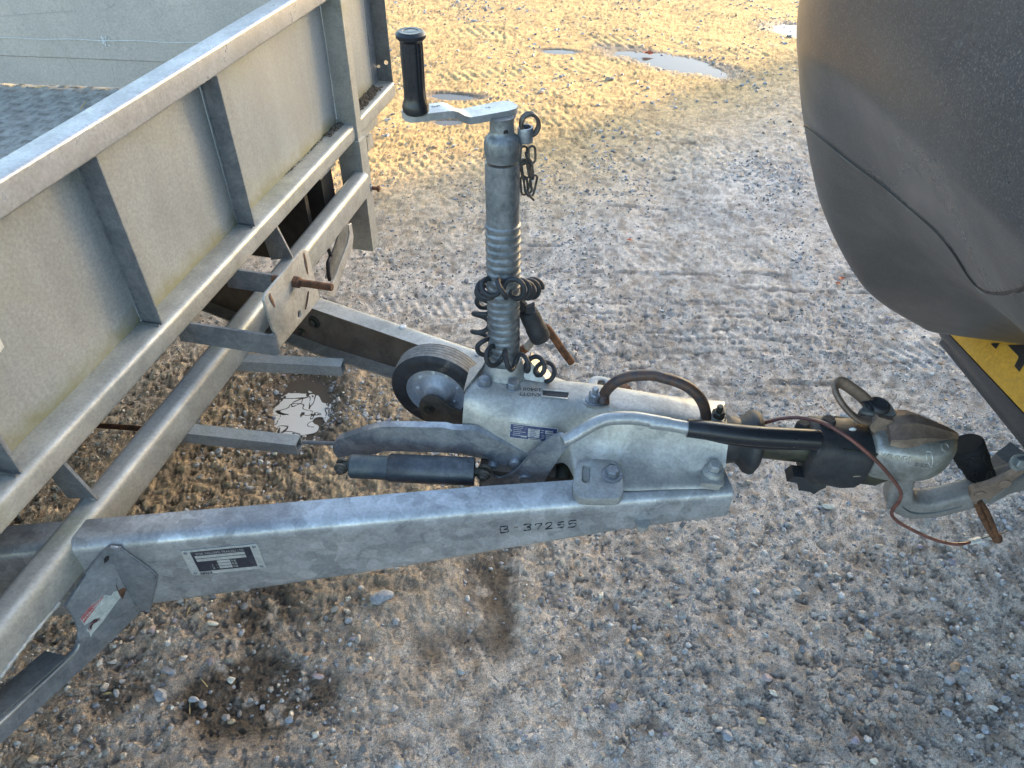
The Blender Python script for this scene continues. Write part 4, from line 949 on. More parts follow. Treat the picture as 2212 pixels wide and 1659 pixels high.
# front rubber collar, drawtube, torn boot
ax = lambda s, l=LC, z=.535: K(s, l, z)
bm = bmesh.new(); lathe(bm, ax(.520), ev, [(0, .043), (.012, .047), (.028, .046), (.040, .043), (.050, .050), (.058, .060), (.066, .0625), (.074, .061), (.080, .054), (.083, .040), (.082, .034)], 36)
for v in bm.verts:
    q = v.co-ax(.55); 
    if q.z < -.03: v.co -= zv*.004
obj('rubber_bellows', bm, 'rubber', TRL, 45)
bm = bmesh.new(); lathe(bm, ax(.59), ev, [(0, .0315), (.125, .0315)], 32); obj('drawtube', bm, 'grease', TRL, 40)
bm = bmesh.new(); secs = []
r = random.Random(4)
for i, (s_, rad) in enumerate([(.690, .052), (.694, .058), (.712, .061), (.74, .060), (.765, .061), (.79, .060), (.800, .056)]):
    sec = []
    for k in range(28):
        a = 2*math.pi*k/28; rr_ = rad/max(abs(math.cos(a)), abs(math.sin(a)))**.55*(.92+.02*math.sin(a*3+i))
        dl, dz = math.cos(a)*rr_, math.sin(a)*rr_
        if math.sin(a) < -.6: dz -= .006+.006*math.sin(k*1.7+i)
        sec.append(ax(s_)+nv*dl+zv*dz)
    secs.append(sec)
loft(bm, secs); BOOT = obj('rubber_boot', bm, 'rubber', TRL, 45)
bm = bmesh.new(); o_ = PN(zC(0, 1190), K(0, -.165, 0), nv)
fl = [PN(zC(*p), K(0, -.160, 0), nv) for p in [(-60, 1150), (380, 1190), (365, 1235), (270, 1215), (255, 1260), (190, 1290), (140, 1325), (100, 1305), (20, 1290), (-15, 1290), (5, 1240), (-20, 1215), (-130, 1200)]]
prism(bm, fl, nv*.03); obj('torn_rubber', bm, 'rubber', BOOT, 30, .003, 1)
for q, rr_ in ((zC(285, 600), .011), (zC(30, 640), .010)):
    c0 = PZ(q, .600); bm = bmesh.new(); lathe(bm, c0-zv*.01, zv, [(0, rr_*1.3), (.010, rr_*1.25), (.016, rr_*.9)], 20); obj('boot_knob', bm, 'rubber', BOOT, 45)
# carrying loop over the casting with its two nuts
path = [zA(1452, 560), zA(1462, 470), zA(1520, 390), zA(1620, 315), zA(1780, 265), zA(2000, 258), zB(430, 195), zB(600, 245), zB(730, 315), zB(830, 410), zB(885, 510), zB(905, 600), zB(912, 650)]
zs = [.604, .618, .640, .660, .675, .682, .684, .680, .672, .655, .630, .605, .588]
P_ = crom([PZ(p, z) for p, z in zip(path, zs)], 5); rr_ = [.0105]*len(P_)
for i in range(6): rr_[i] = .0125-.0003*i; rr_[-1-i] = .0095+.0002*i
bm = bmesh.new(); tube(bm, P_, rr_, 14); obj('carrying_loop', bm, 'blackpaint', CST, 60)
for q, z, m_ in ((zA(1352, 530), .603, 'cast'), (zB(1030, 640), .585, 'grease')):
    c0 = PZ(q, z); bm = bmesh.new(); tab = crom([c0+ev*a+nv*b for a, b in ((-.022, 0), (-.014, .017), (.010, .018), (.026, .006), (.028, -.010), (.012, -.018), (-.014, -.016))], 3, closed=True)
    prism(bm, tab, -zv*.006); obj('loop_tab', bm, m_, CST, 40, .0015, 2)
    hexbolt(c0, zv, .0125, .016, CST, m_ if m_ == 'grease' else 'zinc', .017, 'nut', stud=.013, rot=.0)
# jockey wheel
PB0 = PZ((1089, 797), .605); Y0 = PB0.y
top = PY((1084, 262), Y0+.035); axd = (top-PB0).normalized()
def jz(py):
    """distance up the post for a picture height"""
    best = None; lo, hi = -.1, .7
    for _ in range(40):
        m_ = (lo+hi)/2
        if proj(PB0+axd*m_)[1] > py: lo = m_
        else: hi = m_
    return (lo+hi)/2
def jr(py, hw): q = PB0+axd*jz(py); return hw*((q-CP).dot(fwd))/FPX
zc_ = [(jz(py), jr(py, hw)) for py, hw in ((345, 35.5), (335, 36.5), (331, 38.5), (318, 39.5), (305, 39.5), (296, 37), (291, 32), (287, 27.5), (280, 26.5), (262, 26.5), (252, 27.5))]
prof = [(-.045, .0300)]; z0 = .006; ztop = jz(480)
while z0 < ztop: 
    prof += [(z0, .0286), (z0+.004, .0288), (z0+.0060, .0314), (z0+.0105, .0314), (z0+.0135, .0288)]; z0 += .0150
prof += [(ztop+.004, .0290), (jz(350), .0292)]
bm = bmesh.new(); lathe(bm, PB0, axd, prof, 40); JT = obj('jockey_post', bm, 'post', TRL, 40)
bm = bmesh.new(); lathe(bm, PB0, axd, zc_, 40); obj('post_collar', bm, 'post', JT, 50)
q0 = PB0+axd*jz(276); nd = (CP-q0); nd.z = 0; nd.normalize(); nd = (nd+rt*.35).normalized(); bm = bmesh.new(); lathe(bm, q0+nd*jr(276, 26.2), nd, [(-.004, .0042), (.0004, .0042)], 14); obj('pin_hole', bm, 'black', JT, None)
# cranked handle
zc = (PB0+axd*jz(246)).z
def cz(p, z): return PZ(p, z)
zt = zc+.004
P0 = cz(zM(500, 230), zt+.020); P1 = cz(zM(1020, 165), zt+.020); P2 = cz(zM(1330, 280), zt); P3 = cz(zM(1920, 165), zt)
dirc = (P3-P2); dirc.z = 0; dirc.normalize(); perp = Vector((-dirc.y, dirc.x, 0)); hwid = .0185
def armsec(P, w, th=.0115): return [P+perp*w, P-perp*w, P-perp*w-zv*th, P+perp*w-zv*th]
secs = [armsec(P0-dirc*.018, .008), armsec(P0-dirc*.012, .0155), armsec(P0, hwid), armsec(P1-dirc*.006, hwid), armsec(P1+dirc*.002-zv*.001, hwid), armsec(P1+dirc*.010-zv*.004, hwid), armsec(P2-dirc*.010+zv*.004, hwid), armsec(P2-dirc*.001+zv*.0005, hwid), armsec(P2+dirc*.006, hwid), armsec(P3, .0205), armsec(P3+dirc*.014, .0185), armsec(P3+dirc*.024, .010)]
bm = bmesh.new(); loft(bm, secs); CRK = obj('crank_arm', bm, 'toprail', JT, 50, .0012, 2)
bm = bmesh.new(); lathe(bm, Vector((P3.x, P3.y, P3.z-.012)), -zv, [(0, .0225), (.003, .0225), (.0075, .0200)], 32); obj('crank_boss', bm, 'post', JT, 45)
for q, s_ in ((zM(1690, 185), '7C'), (zM(840, 165), 'TKM')):
    c0 = cz(q, (zt if q[0] > 1000 else zt+.02)+.0003); text('cast_lettering', s_, c0, dirc, perp, .007, 'cast', CRK, .0004)
hb = cz((899, 243), zt+.021); ht = hb.copy(); bm = bmesh.new()
zz = hb.z; lo, hi = 0, .35
for _ in range(40):
    m_ = (lo+hi)/2
    if proj(hb+zv*m_)[1] > 66: lo = m_
    else: hi = m_
L = lo; print('handle length', L)
ribs_ = []; prof = [(.0, .0170), (.003, .0195), (.010, .0200), (.015, .0185), (.020, .0165), (.026, .0160), (L*.35, .0158), (L*.75, .0163), (L*.88, .0160), (L*.90, .0178), (L*.925, .0208), (L*.965, .0213), (L*.985, .0195), (L, .0165), (L*.998, .0110), (L*.992, .0105), (L*.996, .006)]
x_, y_ = basis(zv); rs = []
N = 60
for t_, r_ in prof:
    ring_ = []
    for i in range(N):
        a = 2*math.pi*i/N; fl = 1-(.055*max(0, math.cos(a*10))**3 if .024 < t_ < L*.89 else 0)
        ring_.append(bm.verts.new(hb+zv*t_+x_*(r_*fl*math.cos(a))+y_*(r_*fl*math.sin(a))))
    rs.append(ring_)
for i in range(len(rs)-1): bridge(bm, rs[i], rs[i+1])
bm.faces.new(rs[0][::-1]); bm.faces.new(rs[-1]); obj('crank_grip', bm, 'grip', JT, 30)
# clamp casting round the foot of the post
fb = PB0-zv*.006
bm = bmesh.new(); secs = []
for t_, rx, ry, off in ((-.014, .066, .050, .008), (-.008, .060, .048, .006), (.004, .048, .042, .003), (.016, .038, .036, 0), (.028, .0345, .0345, 0), (.033, .0325, .0325, 0)):
    secs.append([fb+zv*t_+ev*(off+rx*math.copysign(abs(math.cos(a))**.8, math.cos(a)))+nv*(ry*math.copysign(abs(math.sin(a))**.8, math.sin(a))) for a in [2*math.pi*k/32 for k in range(32)]])
loft(bm, secs); obj('post_clamp', bm, 'cast', CST, 50)
bm = bmesh.new(); w_ = .004
pts = [PZ(zA(640, 95), .640), PZ(zA(600, 170), .620), PZ(zA(560, 300), .604), PZ(zA(860, 350), .602), PZ(zA(800, 280), .610)]
prism(bm, pts, nv*.03); obj('clamp_web', bm, 'castlight', CST, 40, .004, 2)
bm = bmesh.new(); pts = [K(.020, -.128, .600), K(.020, -.06, .600), K(.048, -.03, .602), K(.048, -.06, .612)]
prism(bm, pts, zv*.006); obj('clamp_pad', bm, 'castlight', CST, 40, .002, 2)
# rusty clamp screw behind the post
c0 = PY(zG(480, 1440), Y0+.06); c1 = PY(zG(600, 1370), Y0+.06); c2 = PY(zG(800, 1145), Y0+.062)
bm = bmesh.new(); tube(bm, [c0, c1], .0095, 16); obj('clamp_screw_thread', bm, 'rust', CST, 40)
bm = bmesh.new(); tube(bm, [c1, c2], .0085, 16); obj('clamp_screw', bm, 'castlight', CST, 40)
P_ = crom([PY(zG(*p), Y0+.065) for p in [(800, 1140), (830, 1150), (860, 1190), (930, 1290), (1010, 1410), (1100, 1530)]], 4)
bm = bmesh.new(); tube(bm, P_, .0082, 14); obj('clamp_lever', bm, 'rust', CST, 60)
# wheel of the jockey, in its fork
wc = PZ((941, 851), .49); wn = Vector((-cv.x, -cv.y, 0)); wx = tv.copy()
wc = wc
R_ = .103; Wt = .052
def wlathe(name, prof, mat, parent, n=72, sm=40, c=wc):
    bm = bmesh.new(); rs = [ring(bm, c+wn*t_, wx, zv, r_, n) for t_, r_ in prof]
    for i in range(len(rs)-1): bridge(bm, rs[i], rs[i+1])
    return obj(name, bm, mat, parent, sm)
pt = [(.0, .066), (.001, .070), (-.001, .078), (.0, .082), (.001, .092), (-.003, .099), (-.006, .1015)]
WH = wlathe('wheel_tyre', pt, 'tyreside', TRL)
tread = [(-.006, .1015)]
for k in range(5):
    b0 = -.008-k*.0078; tread += [(b0, .1022), (b0-.0056, .1028 if k in (1, 2, 3) else .1024), (b0-.0058, .0998), (b0-.0072, .0998), (b0-.0074, .1022)]
tread += [(-.050, .100), (-.054, .095)]
wlathe('wheel_tread', tread, 'tyretread', WH, sm=25)
wlathe('wheel_sidewall', [(-.054, .095), (-.054, .066), (-.03, .064)], 'tyreside', WH)
wlathe('wheel_rim', [(.0, .0662), (-.003, .0648), (-.015, .0605), (-.018, .055), (-.018, .040), (-.012, .034), (-.003, .029), (.002, .024), (.003, .018), (.003, .001)], 'rimgrey', WH, sm=45)
for a in (100, 62, 15, 145, -40, -90, 190):
    c0 = wc+wn*-.0178+wx*(.047*math.cos(math.radians(a)))+zv*(.047*math.sin(math.radians(a)))
    bm = bmesh.new(); lathe(bm, c0, wn, [(0, .0046), (.002, .0044), (.0038, .003), (.0046, .0012)], 16); obj('rim_rivet', bm, 'white' if a > 50 else 'rimgrey', WH, 60)
# fork blade on the near side
fp = lambda p, d=.012: PN(zH(*p), wc+wn*d, wn)
bm = plate([fp(p) for p in [(1640, 1320), (1500, 1280), (1320, 1210), (1180, 1110), (1090, 1030), (960, 985), (850, 990), (750, 1060), (705, 1150), (700, 1260), (750, 1390), (840, 1495), (1000, 1550), (1150, 1640), (1300, 1720), (1640, 1750)]], [], wn*.006)
obj('wheel_fork', bm, 'forkbrown', WH, 40, .0025, 2)
hexbolt(fp((890, 1290), .018), wn, .0085, .006, WH, 'grease', .013, 'axle_nut')
# handbrake: pressed lever arm, damper, bracket, lever tube and grip
lb = [PN(zD(*p), K(0, -.178, 0), nv) for p in [(50, 600), (70, 560), (110, 530), (370, 440), (520, 400), (600, 385), (860, 385), (1290, 396), (1370, 418), (1580, 425), (1640, 435), (2200, 690), (2450, 800), (2400, 930), (2000, 920), (1930, 850), (1850, 770), (1700, 700), (1500, 680), (1200, 668), (640, 652), (580, 670), (500, 690), (300, 690), (110, 730), (60, 670)]]
bm = bmesh.new(); prism(bm, lb, nv*.016); HB = obj('brake_lever_arm', bm, 'lever', TRL, 40, .0045, 3)
lip = [PN(zD(*p), K(0, -.172, 0), nv) for p in [(90, 545), (370, 440), (520, 400), (600, 385), (860, 384), (1290, 395), (1370, 417), (1580, 424), (1640, 434), (2200, 688)]]
bm = bmesh.new(); tube(bm, lip, .0018, 8); obj('lever_arm_lip', bm, 'castlight', HB, 60)
d0_ = PZ(zD(245, 820), .485); d1_ = PZ(zD(690, 838), .485); d2_ = PZ(zD(1625, 885), .485); dd_ = (d2_-d0_).normalized()
bm = bmesh.new(); lathe(bm, d0_, dd_, [(0, .0205), (.003, .0235), ((d1_-d0_).length, .0238)], 36); obj('damper_body', bm, 'damper', TRL, 40)
L2 = (d2_-d1_).length; bm = bmesh.new(); lathe(bm, d1_-dd_*.003, dd_, [(0, .0255), (.003, .0278), (L2*.5, .0280), (L2*.985, .0280), (L2+.002, .0275), (L2+.002, .023), (L2-.004, .022)], 36); DM = obj('damper_sleeve', bm, 'dampersleeve', TRL, 40)
for c0, s_ in ((d0_-dd_*.016, 1), (d2_+dd_*.018, -1)):
    for off in (-.007, .007):
        bm = bmesh.new(); lathe(bm, c0+nv*(off-.0025), nv, [(0, .0125), (.0005, .0135), (.0045, .0135), (.005, .0125)], 24); obj('damper_eye', bm, 'forkbrown', DM, 45)
    bm = bmesh.new(); tube(bm, [c0, c0+dd_*(.02*s_)], .009, 12); obj('damper_rod', bm, 'grease', DM, 45)
    hexbolt(c0-nv*.010, -nv, .0075, .006, DM, 'forkbrown', .010, 'pivot_bolt')
LL = -.200
bp = [PN(zA(*p), K(0, LL, 0), nv) for p in [(925, 932), (975, 922), (1010, 925), (1050, 985), (1078, 1040), (1030, 1085), (990, 1130), (930, 1225), (860, 1330), (800, 1440), (770, 1500), (600, 1530), (300, 1530), (90, 1480), (95, 1430), (130, 1340), (110, 1300), (150, 1285), (200, 1310), (240, 1365), (300, 1392), (370, 1375), (440, 1345), (480, 1320), (560, 1240), (640, 1150), (740, 1060), (830, 985)]]
bm = bmesh.new(); prism(bm, bp, nv*.008); LP = obj('lever_bracket', bm, 'lever', TRL, 40, .0022, 2)
lipp = [PN(zA(*p), K(0, LL+.001, 0), nv) for p in [(90, 1300), (150, 1287), (200, 1310), (240, 1363), (300, 1390), (370, 1373), (440, 1343), (480, 1318), (560, 1238), (640, 1148), (740, 1058), (830, 983), (925, 930)]]
bm = bmesh.new(); tube(bm, crom(lipp, 3), .0024, 8); obj('bracket_lip', bm, 'zinc', LP, 60)
c0 = PN(zA(590, 1400), K(0, LL, 0), nv); bm = bmesh.new(); lathe(bm, c0, -nv, [(0, .0135), (.004, .0135), (.006, .0115), (.006, .009), (.0052, .0085)], 28); obj('pivot_pin', bm, 'lever', LP, 40)
for q in ((235, 1260), (480, 1220)):
    c0 = PN(zA(*q), K(0, LL+.02, 0), nv); bm = bmesh.new(); lathe(bm, c0, -nv, [(-.01, .0115), (.006, .0115), (.009, .009)], 24); obj('pivot_pin', bm, 'lever', LP, 40)
path = [zA(1000, 985), zA(1080, 950), zA(1160, 905), zA(1250, 850), zA(1350, 795), zA(1450, 755), zA(1550, 735), zA(1680, 730), zA(1820, 735), zA(2000, 765), zA(2210, 805), zB(300, 690), zB(500, 715), zB(720, 755)]
zs = [.598, .600, .605, .612, .618, .622, .624, .625, .625, .624, .623, .622, .621, .620]
Lp = crom([PZ(p, z) for p, z in zip(path, zs)], 4); Lp = [p-nv*.0 for p in Lp]
bm = bmesh.new(); tube(bm, Lp, [.0100+min(.0025, i*.0006) for i in range(len(Lp))], 20); obj('brake_lever', bm, 'toprail', LP, 60)
gp_ = crom([PZ(zB(*p), z) for p, z in [((700, 752), .620), ((900, 775), .620), ((1200, 815), .619), ((1500, 845), .618), ((1800, 862), .617), ((2040, 875), .616), ((2130, 882), .615), ((2178, 888), .614)]], 4)
rr_ = [.0172+.0015*min(1, i/10) for i in range(len(gp_))]; rr_[-1] = .008; rr_[-2] = .013; rr_[-3] = .0165
bm = bmesh.new(); tube(bm, gp_, rr_, 24); GRP = obj('lever_grip', bm, 'grip', LP, 50)
bm = bmesh.new(); tube(bm, [p-zv*.0155 for p in gp_[2:-4]], [.004+.009*math.sin(math.pi*i/(len(gp_)-7)) for i in range(len(gp_)-6)], 12); obj('grip_rib', bm, 'grip', GRP, 50)
# dark mechanism under the lever
bm = bmesh.new(); box(bm, K(.06, -.196, .40), ev*.18, nv*.05, zv*.06); obj('brake_linkage', bm, 'innerweb', TRL, 40, .004)
bm = bmesh.new(); tube(bm, [K(.23, -.20, .45), K(.235, -.11, .46)], .02, 16); obj('brake_linkage', bm, 'grease', TRL, 40)
for q in (zF(0, 0),):
    pass
# bolt ends under the front of the arm
for q in (zB(1560/1, 0),): pass
for p in (z7(500, 1345), z5(1100+1000, 1600)):
    pass
for q, l_ in ((z7(420, 1330), .02), (z5(1780, 1628), .012)):
    c0 = PZ(q, .425)+nv*.02; bm = bmesh.new(); lathe(bm, c0+zv*.012, -zv, [(0, .014), (.012, .014), (.013, .008), (.013+l_, .007)], 12); obj('bolt_end', bm, 'castlight', TRL, 30)

# ------------------------------------------------------------------ coupling head
hp_ = [PN(zC(*p), K(0, -.155, 0), nv) for p in [(370, 1195), (740, 1242), (860, 1195), (1010, 1125), (1000, 1000), (860, 950), (700, 915), (520, 890), (430, 880)]]
bm = bmesh.new(); prism(bm, hp_, nv*.088); HS = obj('head_housing', bm, 'grease', TRL, 40, .006, 3)
S_ = [(.800, .040, .505, .596, -.115), (.810, .046, .500, .602, -.115), (.840, .050, .498, .606, -.115), (.870, .051, .498, .606, -.114), (.896, .050, .500, .604, -.112), (.920, .046, .507, .602, -.110), (.938, .039, .520, .598, -.107), (.950, .029, .536, .594, -.103), (.958, .014, .553, .586, -.100)]
secs = []
for s_, hw, zb, zt_, lc in S_:
    sec = []
    for k in range(32):
        a = 2*math.pi*k/32; c_, s2 = math.cos(a), math.sin(a); e_ = .72
        sec.append(K(s_, lc+hw*math.copysign(abs(c_)**e_, c_), (zb+zt_)/2+(zt_-zb)/2*math.copysign(abs(s2)**e_, s2)))
    secs.append(sec)
cols = list(zip(*secs)); secs = [list(r) for r in zip(*[crom([Vector(p) for p in c], 4) for c in cols])]
bm = bmesh.new(); loft(bm, secs); HD = obj('coupling_head', bm, 'headcast', TRL, 60)
hb_ = BVHTree.FromPolygons([Matrix.Translation(wloc(HD))@v.co for v in HD.data.vertices], [tuple(p.vertices) for p in HD.data.polygons])
def onh(p, d=0):
    r_ = hb_.ray_cast(CP, ray(p).normalized()); return (r_[0]+r_[1]*d, r_[1]) if r_[0] else (None, None)
for s_, q0_, q1_, hgt in (('WINRIDE', (800, 940), (1110, 985), .012), ('502', (1130, 1030), (1270, 1050), .010)):
    a, b = onh(zC(*q0_)), onh(zC(*q1_)); 
    if a[0] and b[0]:
        m_ = onh(zC((q0_[0]+q1_[0])/2, (q0_[1]+q1_[1])/2), .0008); xx = (b[0]-a[0]); w_ = xx.length; xx.normalize(); text('cast_lettering', s_, m_[0], xx, m_[1].cross(xx).normalized(), hgt, 'headcast', HD, .0012, w_)
c0, n0 = onh(zC(1430, 860), .0)
if c0: bm = bmesh.new(); lathe(bm, c0-n0*.002, n0, [(0, .0085), (.0035, .0085), (.004, .0065), (.0034, .006)], 24); obj('wear_dot', bm, 'headcast', HD, 40)
# grey shiny worn patch
pw = [onh(zC(*p), .0005)[0] for p in [(1250, 900), (1290, 905), (1310, 960), (1312, 1010), (1295, 1060), (1270, 1030), (1240, 960)]]
if all(pw): 
    bm = bmesh.new(); ctr = sum(pw, Vector())/len(pw); vs = [bm.verts.new(p) for p in pw]; cvx = bm.verts.new(ctr+n0*.0006)
    for i in range(len(vs)): bm.faces.new((vs[i], vs[(i+1) % len(vs)], cvx))
    obj('paint_splash', bm, 'white', HD, 60)
# hand lever of the head: tapering cap with a ridge
S_ = [(.818, .034, .600, .618), (.838, .040, .600, .628), (.862, .038, .600, .630), (.890, .030, .598, .623), (.920, .023, .594, .613), (.946, .015, .588, .602), (.960, .006, .582, .594)]
lcs = [-.112, -.108, -.104, -.102, -.100, -.096, -.094]
bm = bmesh.new(); secs = []
for (s_, hw, zb, zt_), lc in zip(S_, lcs):
    secs.append([K(s_, lc+x_*hw, zb+(zt_-zb)*z_) for x_, z_ in ((-1.15, 0), (-1, .55), (-.45, .8), (-.3, 1), (.3, 1), (.45, .8), (1, .55), (1.15, 0))])
loft(bm, secs); HL = obj('head_lever', bm, 'brownmetal', TRL, 40, .001, 2)
path = [(700, 590), (610, 595), (520, 545), (430, 450), (362, 340), (345, 260), (375, 215), (430, 232), (520, 290), (600, 350), (650, 400), (700, 450)]
zs = [.612, .618, .630, .645, .658, .664, .668, .664, .652, .640, .630, .618]
P_ = crom([PZ(zC(*p), z) for p, z in zip(path, zs)], 5); bm = bmesh.new(); tube(bm, P_, .0115, 12, flat=.52); obj('lever_ring', bm, 'brownmetal', HL, 60)
bs = [PZ(zC(*p), .624) for p in [(580, 505), (640, 440), (760, 385), (860, 395), (900, 440), (955, 535), (800, 545)]]
bm = bmesh.new(); prism(bm, bs, -zv*.03); obj('lock_housing', bm, 'headcast', HL, 40, .003, 2)
c0 = PZ(zC(770, 450), .628); bm = bmesh.new(); lathe(bm, c0-zv*.006, zv, [(0, .0215), (.010, .0205), (.013, .0180), (.0135, .0155), (.0115, .0150), (.0115, .002)], 28); obj('lock_cap', bm, 'rubber', HL, 45)
bm = bmesh.new(); tube(bm, [PZ(zC(600, 400), .628), PZ(zC(650, 420), .632), PZ(zC(700, 470), .634), PZ(zC(700, 500), .632)], .005, 8, flat=.5); obj('lock_cap_flap', bm, 'rubber', HL, 60)
ind = [PZ(zC(*p), z) for p, z in [((690, 650), .614), ((780, 565), .628), ((985, 620), .622), ((985, 650), .616), ((945, 720), .600), ((910, 745), .594), ((850, 760), .590), ((830, 790), .582), ((805, 800), .580), ((790, 835), .572), ((760, 842), .570), ((712, 830), .572), ((730, 730), .594), ((700, 690), .605)]]
idn = (ind[5]-ind[0]).cross(ind[9]-ind[0]).normalized(); idn = idn if idn.dot(CP-ind[0]) > 0 else -idn
bm = bmesh.new(); prism(bm, ind, -idn*.012); IND = obj('wear_indicator', bm, 'brownmetal', HL, 40, .0015, 2)
c0 = PN(zC(775, 770), ind[5]+idn*.0003, idn); c1 = PN(zC(800, 690), ind[5]+idn*.0003, idn); yx = (c1-c0).normalized()
text('stamped_lettering', 'WEAR', c0, yx, idn.cross(yx).normalized(), .010, 'forkbrown', IND, .0005, .022)
hexbolt(PN(zC(548, 1070), K(0, -.155, 0), nv), (-nv+zv*.15), .0150, .012, HS, 'pinkbolt', None, 'bolt')
for q in ((520, 685),):
    c0 = PN(zC(*q), K(0, -.155, 0), nv); bm = bmesh.new(); bmesh.ops.create_icosphere(bm, subdivisions=2, radius=.005, matrix=Matrix.Translation(c0)@Matrix.Diagonal((1.4, .5, .8, 1))); obj('paint_splash', bm, 'white', HS, 60)

# ------------------------------------------------------------------ things hung on the trailer
CC = thing('coiled_electric_cable', 'black curly trailer cable wound round the ribbed jockey wheel post, its plug dangling', 'cable', PB0)
ga = [(zG(690, 700), .075), (zG(600, 730), .02), (zG(480, 715), -.035), (zG(330, 715), -.052), (zG(200, 700), -.03), (zG(130, 780), .03), (zG(150, 900), .015), (zG(105, 1050), .004), (zG(95, 1200), .0), (zG(130, 1340), -.015), (zG(230, 1460), -.045), (zG(380, 1515), -.056), (zG(550, 1530), -.056), (zG(680, 1555), -.048), (zG(780, 1590), -.038), (zG(870, 1680), -.03)]
gpth = crom([PY(p, Y0+o_+.012) for p, o_ in ga], 30)
Ls = [0]
for i in range(1, len(gpth)): Ls.append(Ls[-1]+(gpth[i]-gpth[i-1]).length)
tot = Ls[-1]; pitch = .034; hel = []; px = None
nst = int(tot/pitch*22); gi = 0
for k in range(nst+1):
    s_ = tot*k/nst
    while gi < len(Ls)-2 and Ls[gi+1] < s_: gi += 1
    f_ = (s_-Ls[gi])/max(1e-6, Ls[gi+1]-Ls[gi]); c0 = gpth[gi].lerp(gpth[gi+1], min(1, f_)); d = (gpth[min(gi+3, len(gpth)-1)]-gpth[max(gi-3, 0)]).normalized()
    if px is None: px, _ = basis(d)
    px = (px-d*px.dot(d)).normalized(); y_ = d.cross(px)
    ph = 2*math.pi*s_/pitch*(1+.25*sst(.72, 1, s_/tot)) if False else 2*math.pi*s_/pitch
    rc = .0175*(.93+.07*math.sin(s_*60))
    hel.append(c0+px*(rc*math.cos(ph))+y_*(rc*math.sin(ph)))
bm = bmesh.new(); tube(bm, hel, .0048, 9); obj('cable', bm, 'rubber', CC, 60)
a0_ = PY(zG(615, 960), Y0+.03); a1_ = PY(zG(760, 1265), Y0+.03); ad = (a1_-a0_); La = ad.length; ad.normalize()
bm = bmesh.new(); lathe(bm, a0_, ad, [(0, .0150), (.003, .0185), (La*.3, .0200), (La*.55, .0195), (La*.6, .0210), (La-.004, .0210), (La, .0195), (La, .017), (La-.01, .016)], 32); PG = obj('plug', bm, 'rubber', CC, 40)
xb, yb = basis(ad)
for k in range(8):
    a = 2*math.pi*k/8; bm = bmesh.new(); q = a0_+xb*(.0195*math.cos(a))+yb*(.0195*math.sin(a)); tube(bm, [q+ad*(La*.62), q+ad*(La*.95)], .0018, 6); obj('plug_rib', bm, 'rubber', PG, 60)
bm = bmesh.new(); prism(bm, [PY(zG(*p), Y0+.03) for p in [(520, 870), (550, 845), (610, 930), (600, 970), (560, 1010), (515, 1000)]], Vector((0, .015, 0))); obj('plug_clip', bm, 'rubber', PG, 30, .002, 2)
bm = bmesh.new(); prism(bm, [PY(zG(*p), Y0+.012) for p in [(600, 945), (690, 910), (700, 945), (660, 1000), (590, 990)]], Vector((0, .014, 0))); obj('plug_clip', bm, 'rubber', PG, 30, .002, 2)
bm = bmesh.new(); tube(bm, crom([hel[-1], PY(zG(900, 1500), Y0-.02)], 2), .0043, 8); bm.free()

CHN = thing('pin_chain', 'small steel chain and ring pin hanging beside the jockey wheel post collar', 'chain', PY(zI(900, 700), Y0+.02))
yc = Y0+.04
def zi(x, y, d=0): return PY(zI(x, y), yc+d)
rc_ = zi(960, 340); bm = bmesh.new(); rx_ = Vector((.94, .3, .05)).normalized(); rz_ = Vector((-.12, 0, 1)).normalized(); Rr = .5*(zi(1090, 330)-zi(800, 330)).length*1.05
for off in (-.0035, .0035): tube(bm, [rc_+Vector((-.25, .95, 0))*off+rx_*(Rr*math.cos(a))+rz_*(Rr*1.18*math.sin(a)) for a in [2*math.pi*i/36 for i in range(36)]], .0031, 10, closed=True)
r0o = obj('split_ring', bm, 'chain', CHN, 60); r0o['kind'] = 'stuff'; del r0o['kind']
bm = bmesh.new(); lathe(bm, zi(885, 620), (zi(885, 450)-zi(885, 620)), [(0, .0125), (.002, .0128), (.022, .0130), (.024, .0120), (.024, .0095), (.004, .0090)], 24); obj('pin_sleeve', bm, 'zinc', CHN, 45)
bm = bmesh.new(); prism(bm, [zi(*p, -.005) for p in [(790, 560), (770, 800), (760, 1050), (775, 1060), (800, 900), (830, 640)]], Vector((.002, .008, 0))); obj('clip_tab', bm, 'darkzinc', CHN, 30, .001, 1)
def chain_link(c, d, w, L, side, r=.0021):
    d = d.normalized(); side = (side-d*side.dot(d)).normalized(); pts = []
    for k in range(20):
        a = 2*math.pi*k/20; u, v = math.cos(a), math.sin(a); pts.append(c+side*(w*u)+d*((L/2-w)*(1 if v > 0 else -1 if v < 0 else 0)+w*v))
    bm = bmesh.new(); tube(bm, pts, r, 8, closed=True); return obj('chain_link', bm, 'chain', CHN, 60)
side1 = Vector((.9, .4, 0)); side2 = Vector((.35, -.9, .1))
for x0, y0, x1, y1, s_ in [(860, 700, 850, 1000, side1), (840, 930, 900, 1240, side1), (900, 800, 960, 1000, side2), (850, 940, 930, 1490, side1) if False else (870, 960, 945, 1480, side1), (990, 700, 1000, 980, side1), (970, 930, 1000, 1240, side2), (1040, 1180, 960, 1530, side1), (850, 1200, 880, 1500, side1), (880, 1430, 1020, 1590, side2)]:
    a, b = zi(x0, y0), zi(x1, y1); L_ = (b-a).length
    chain_link((a+b)/2, b-a, .0062, max(L_, .020), s_)

